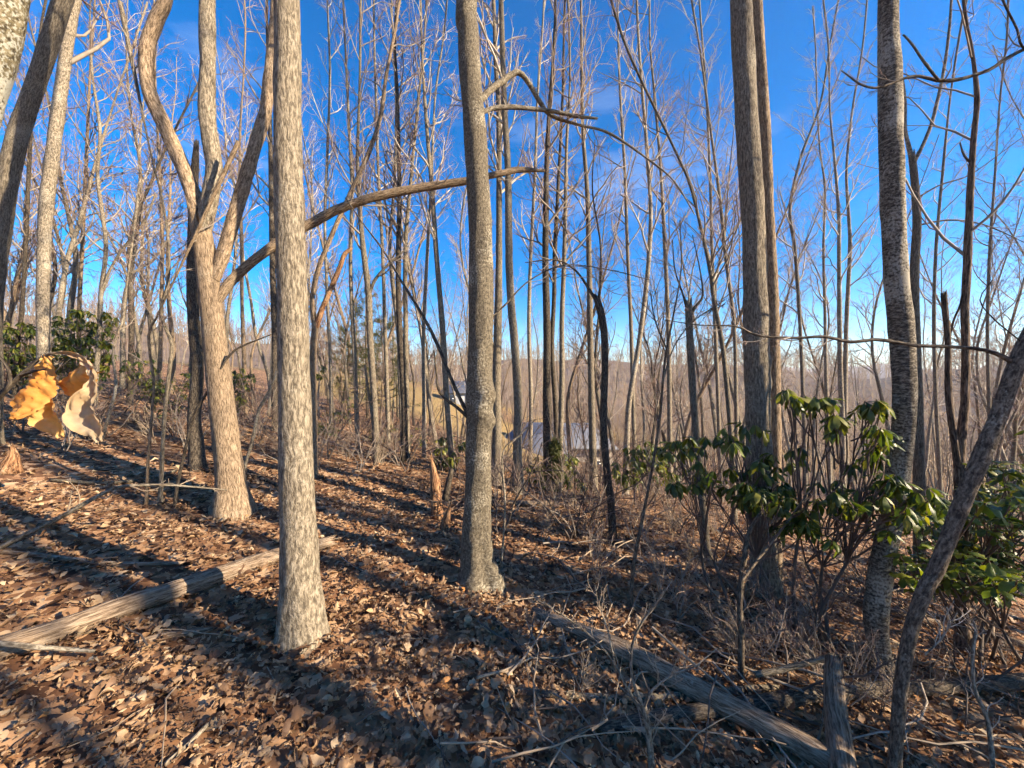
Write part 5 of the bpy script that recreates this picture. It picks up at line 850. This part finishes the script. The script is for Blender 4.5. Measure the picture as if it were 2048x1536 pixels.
# ------------------------------------------------------------------ dead leaves dangling by the lens
def ribbon(mb, path, d, g, wr=.10, nu=15, tint=0.0, dz=0.0, fold=.5):
    n = len(path); C, w = resample([P(p[0], p[1], d + dz * i / (n - 1)) for i, p in enumerate(path)], [p[2] / 2 / F * d for p in path], .004)
    T = norm(np.gradient(C, axis=0)); S = norm(np.cross(T, np.array([0, 1.0, 0]))); U = np.cross(S, T); m = len(C); u = np.linspace(-1, 1, nu)
    L = np.linspace(0, 1, m)
    ww = w[:, None] * (1 + (.14 * vnoise(L[:, None] * 11 + np.sign(u)[None] * 5, np.zeros((1, nu)) + n, 3) + .09 * vnoise(L[:, None] * 37 + np.sign(u)[None] * 9, np.zeros((1, nu)) + n, 4)) * np.abs(u)[None])
    zz = fold * w[:, None] * (np.abs(u)[None] ** 1.5) + .005 * vnoise(L[:, None] * 12, u[None] * 3 + 3, 5) + .003 * vnoise(L[:, None] * 30, u[None] * 6, 6) + .0012 * vnoise(L[:, None] * 70, u[None] * 14, 7) + .0016 * np.abs(np.sin((L[:, None] * 7 - np.abs(u)[None] * 1.1) * math.pi)) ** .6
    V = C[:, None] + S[:, None] * (u[None] * ww)[..., None] + U[:, None] * zz[..., None]
    i = np.arange(m - 1)[:, None] * nu + np.arange(nu - 1)[None]
    mb.add(V.reshape(-1, 3), np.stack([i, i + 1, i + nu + 1, i + nu], -1).reshape(-1, 4), None, tint + .15 * vnoise(L[:, None] * 5, u[None] * 2, 8))
g = np.random.default_rng(91)
def dangling(label, ribs, stem, d):
    o = empty('dead_leaf', tuple(P(*ribs[0][0][0][:2], d))); O = np.array(o.location)
    mb = MB()
    for (path, dz, tint, fo) in ribs: ribbon(mb, path, d, g, tint=tint, dz=dz, fold=fo)
    mb.v = [v - O.astype(np.float32) for v in mb.v]; b = mb.build('blade', HANG, o)
    sm = MB(); tube(sm, [P(p[0], p[1], d) - O for p in stem], [p[2] / 2 / F * d for p in stem], 6, .01); sm.build('leaf_stem', TAN, o)
    return tag(o, label, 'leaf')
dangling('crumpled orange dead leaf with two hanging lobes before the pale trunk', [([(92, 710, 8), (80, 735, 40), (64, 765, 62), (48, 795, 66), (36, 818, 48), (26, 838, 12)], -.03, .1, .5), ([(92, 716, 10), (93, 745, 22), (90, 785, 38), (94, 820, 54), (108, 845, 48), (124, 874, 10)], .02, .55, -.4)], [(128, 705, 3), (100, 707, 3), (86, 713, 3), (88, 730, 3)], .62)
dangling('curled brown dead leaf arching over and hanging, right of the crumpled orange leaf', [([(104, 706, 4), (130, 706, 8), (155, 713, 14), (176, 730, 16), (186, 752, 14), (183, 780, 28), (172, 805, 48), (176, 832, 58), (190, 856, 42), (200, 884, 8)], .0, .95, -.5), ([(184, 735, 22), (168, 748, 54), (150, 760, 62), (132, 768, 50), (112, 766, 8)], .04, .15, .4)], [(128, 705, 3), (106, 705, 3)], .60)
sp = empty('dead_leaf_sapling', (-1.02, .66, hz(-1.02, .66))); O = np.array(sp.location)
mb = MB(); pts = [np.array([-1.02, .66, hz(-1.02, .66) - .03]), np.array([-1.0, .65, .9]), P(-70, 890, .63), P(-20, 815, .62), P(40, 752, .62), P(86, 713, .62), P(128, 705, .61)]
tube(mb, np.array(pts) - O, [.007, .006, .005, .0045, .0035, .002, .0013], 8, .03, .05, 3); mb.build('stem', DARK, sp)
mb = MB(); tube(mb, np.array([P(-20, 815, .62), P(20, 765, .61), P(5, 720, .61), P(-40, 690, .6)]) - O, [.003, .0025, .002, .0015], 6, .03); mb.build('twig', DARK, sp); mb = MB(); tube(mb, np.array([P(40, 752, .62), P(70, 742, .61), P(92, 738, .6)]) - O, [.0025, .002, .001], 6, .03); mb.build('twig', DARK, sp)
tag(sp, 'thin dark twig entering from the edge that carries the dangling dead leaves', 'sapling')
# ------------------------------------------------------------------ thin winter haze filling the valley air
def haze():
    bpy.context.view_layer.update()
    m, n, l = mat('haze'); o = n.new('ShaderNodeOutputMaterial'); v = n.new('ShaderNodeVolumePrincipled')
    v.inputs['Color'].default_value = (0.80, 0.87, 1.0, 1); v.inputs['Density'].default_value = 0.0004; v.inputs['Anisotropy'].default_value = 0.3
    l.new(v.outputs[0], o.inputs['Volume'])
    mb = MB(); zs = [(o.matrix_world @ Vector(c)).z for o in bpy.data.objects if o.type == 'MESH' for c in o.bound_box]
    box(mb, (-2100, -2100, min(zs) - 1), (2100, 2100, max(zs) + 2)); h = mb.build('haze', m, None, False); h['kind'] = 'stuff'
haze()
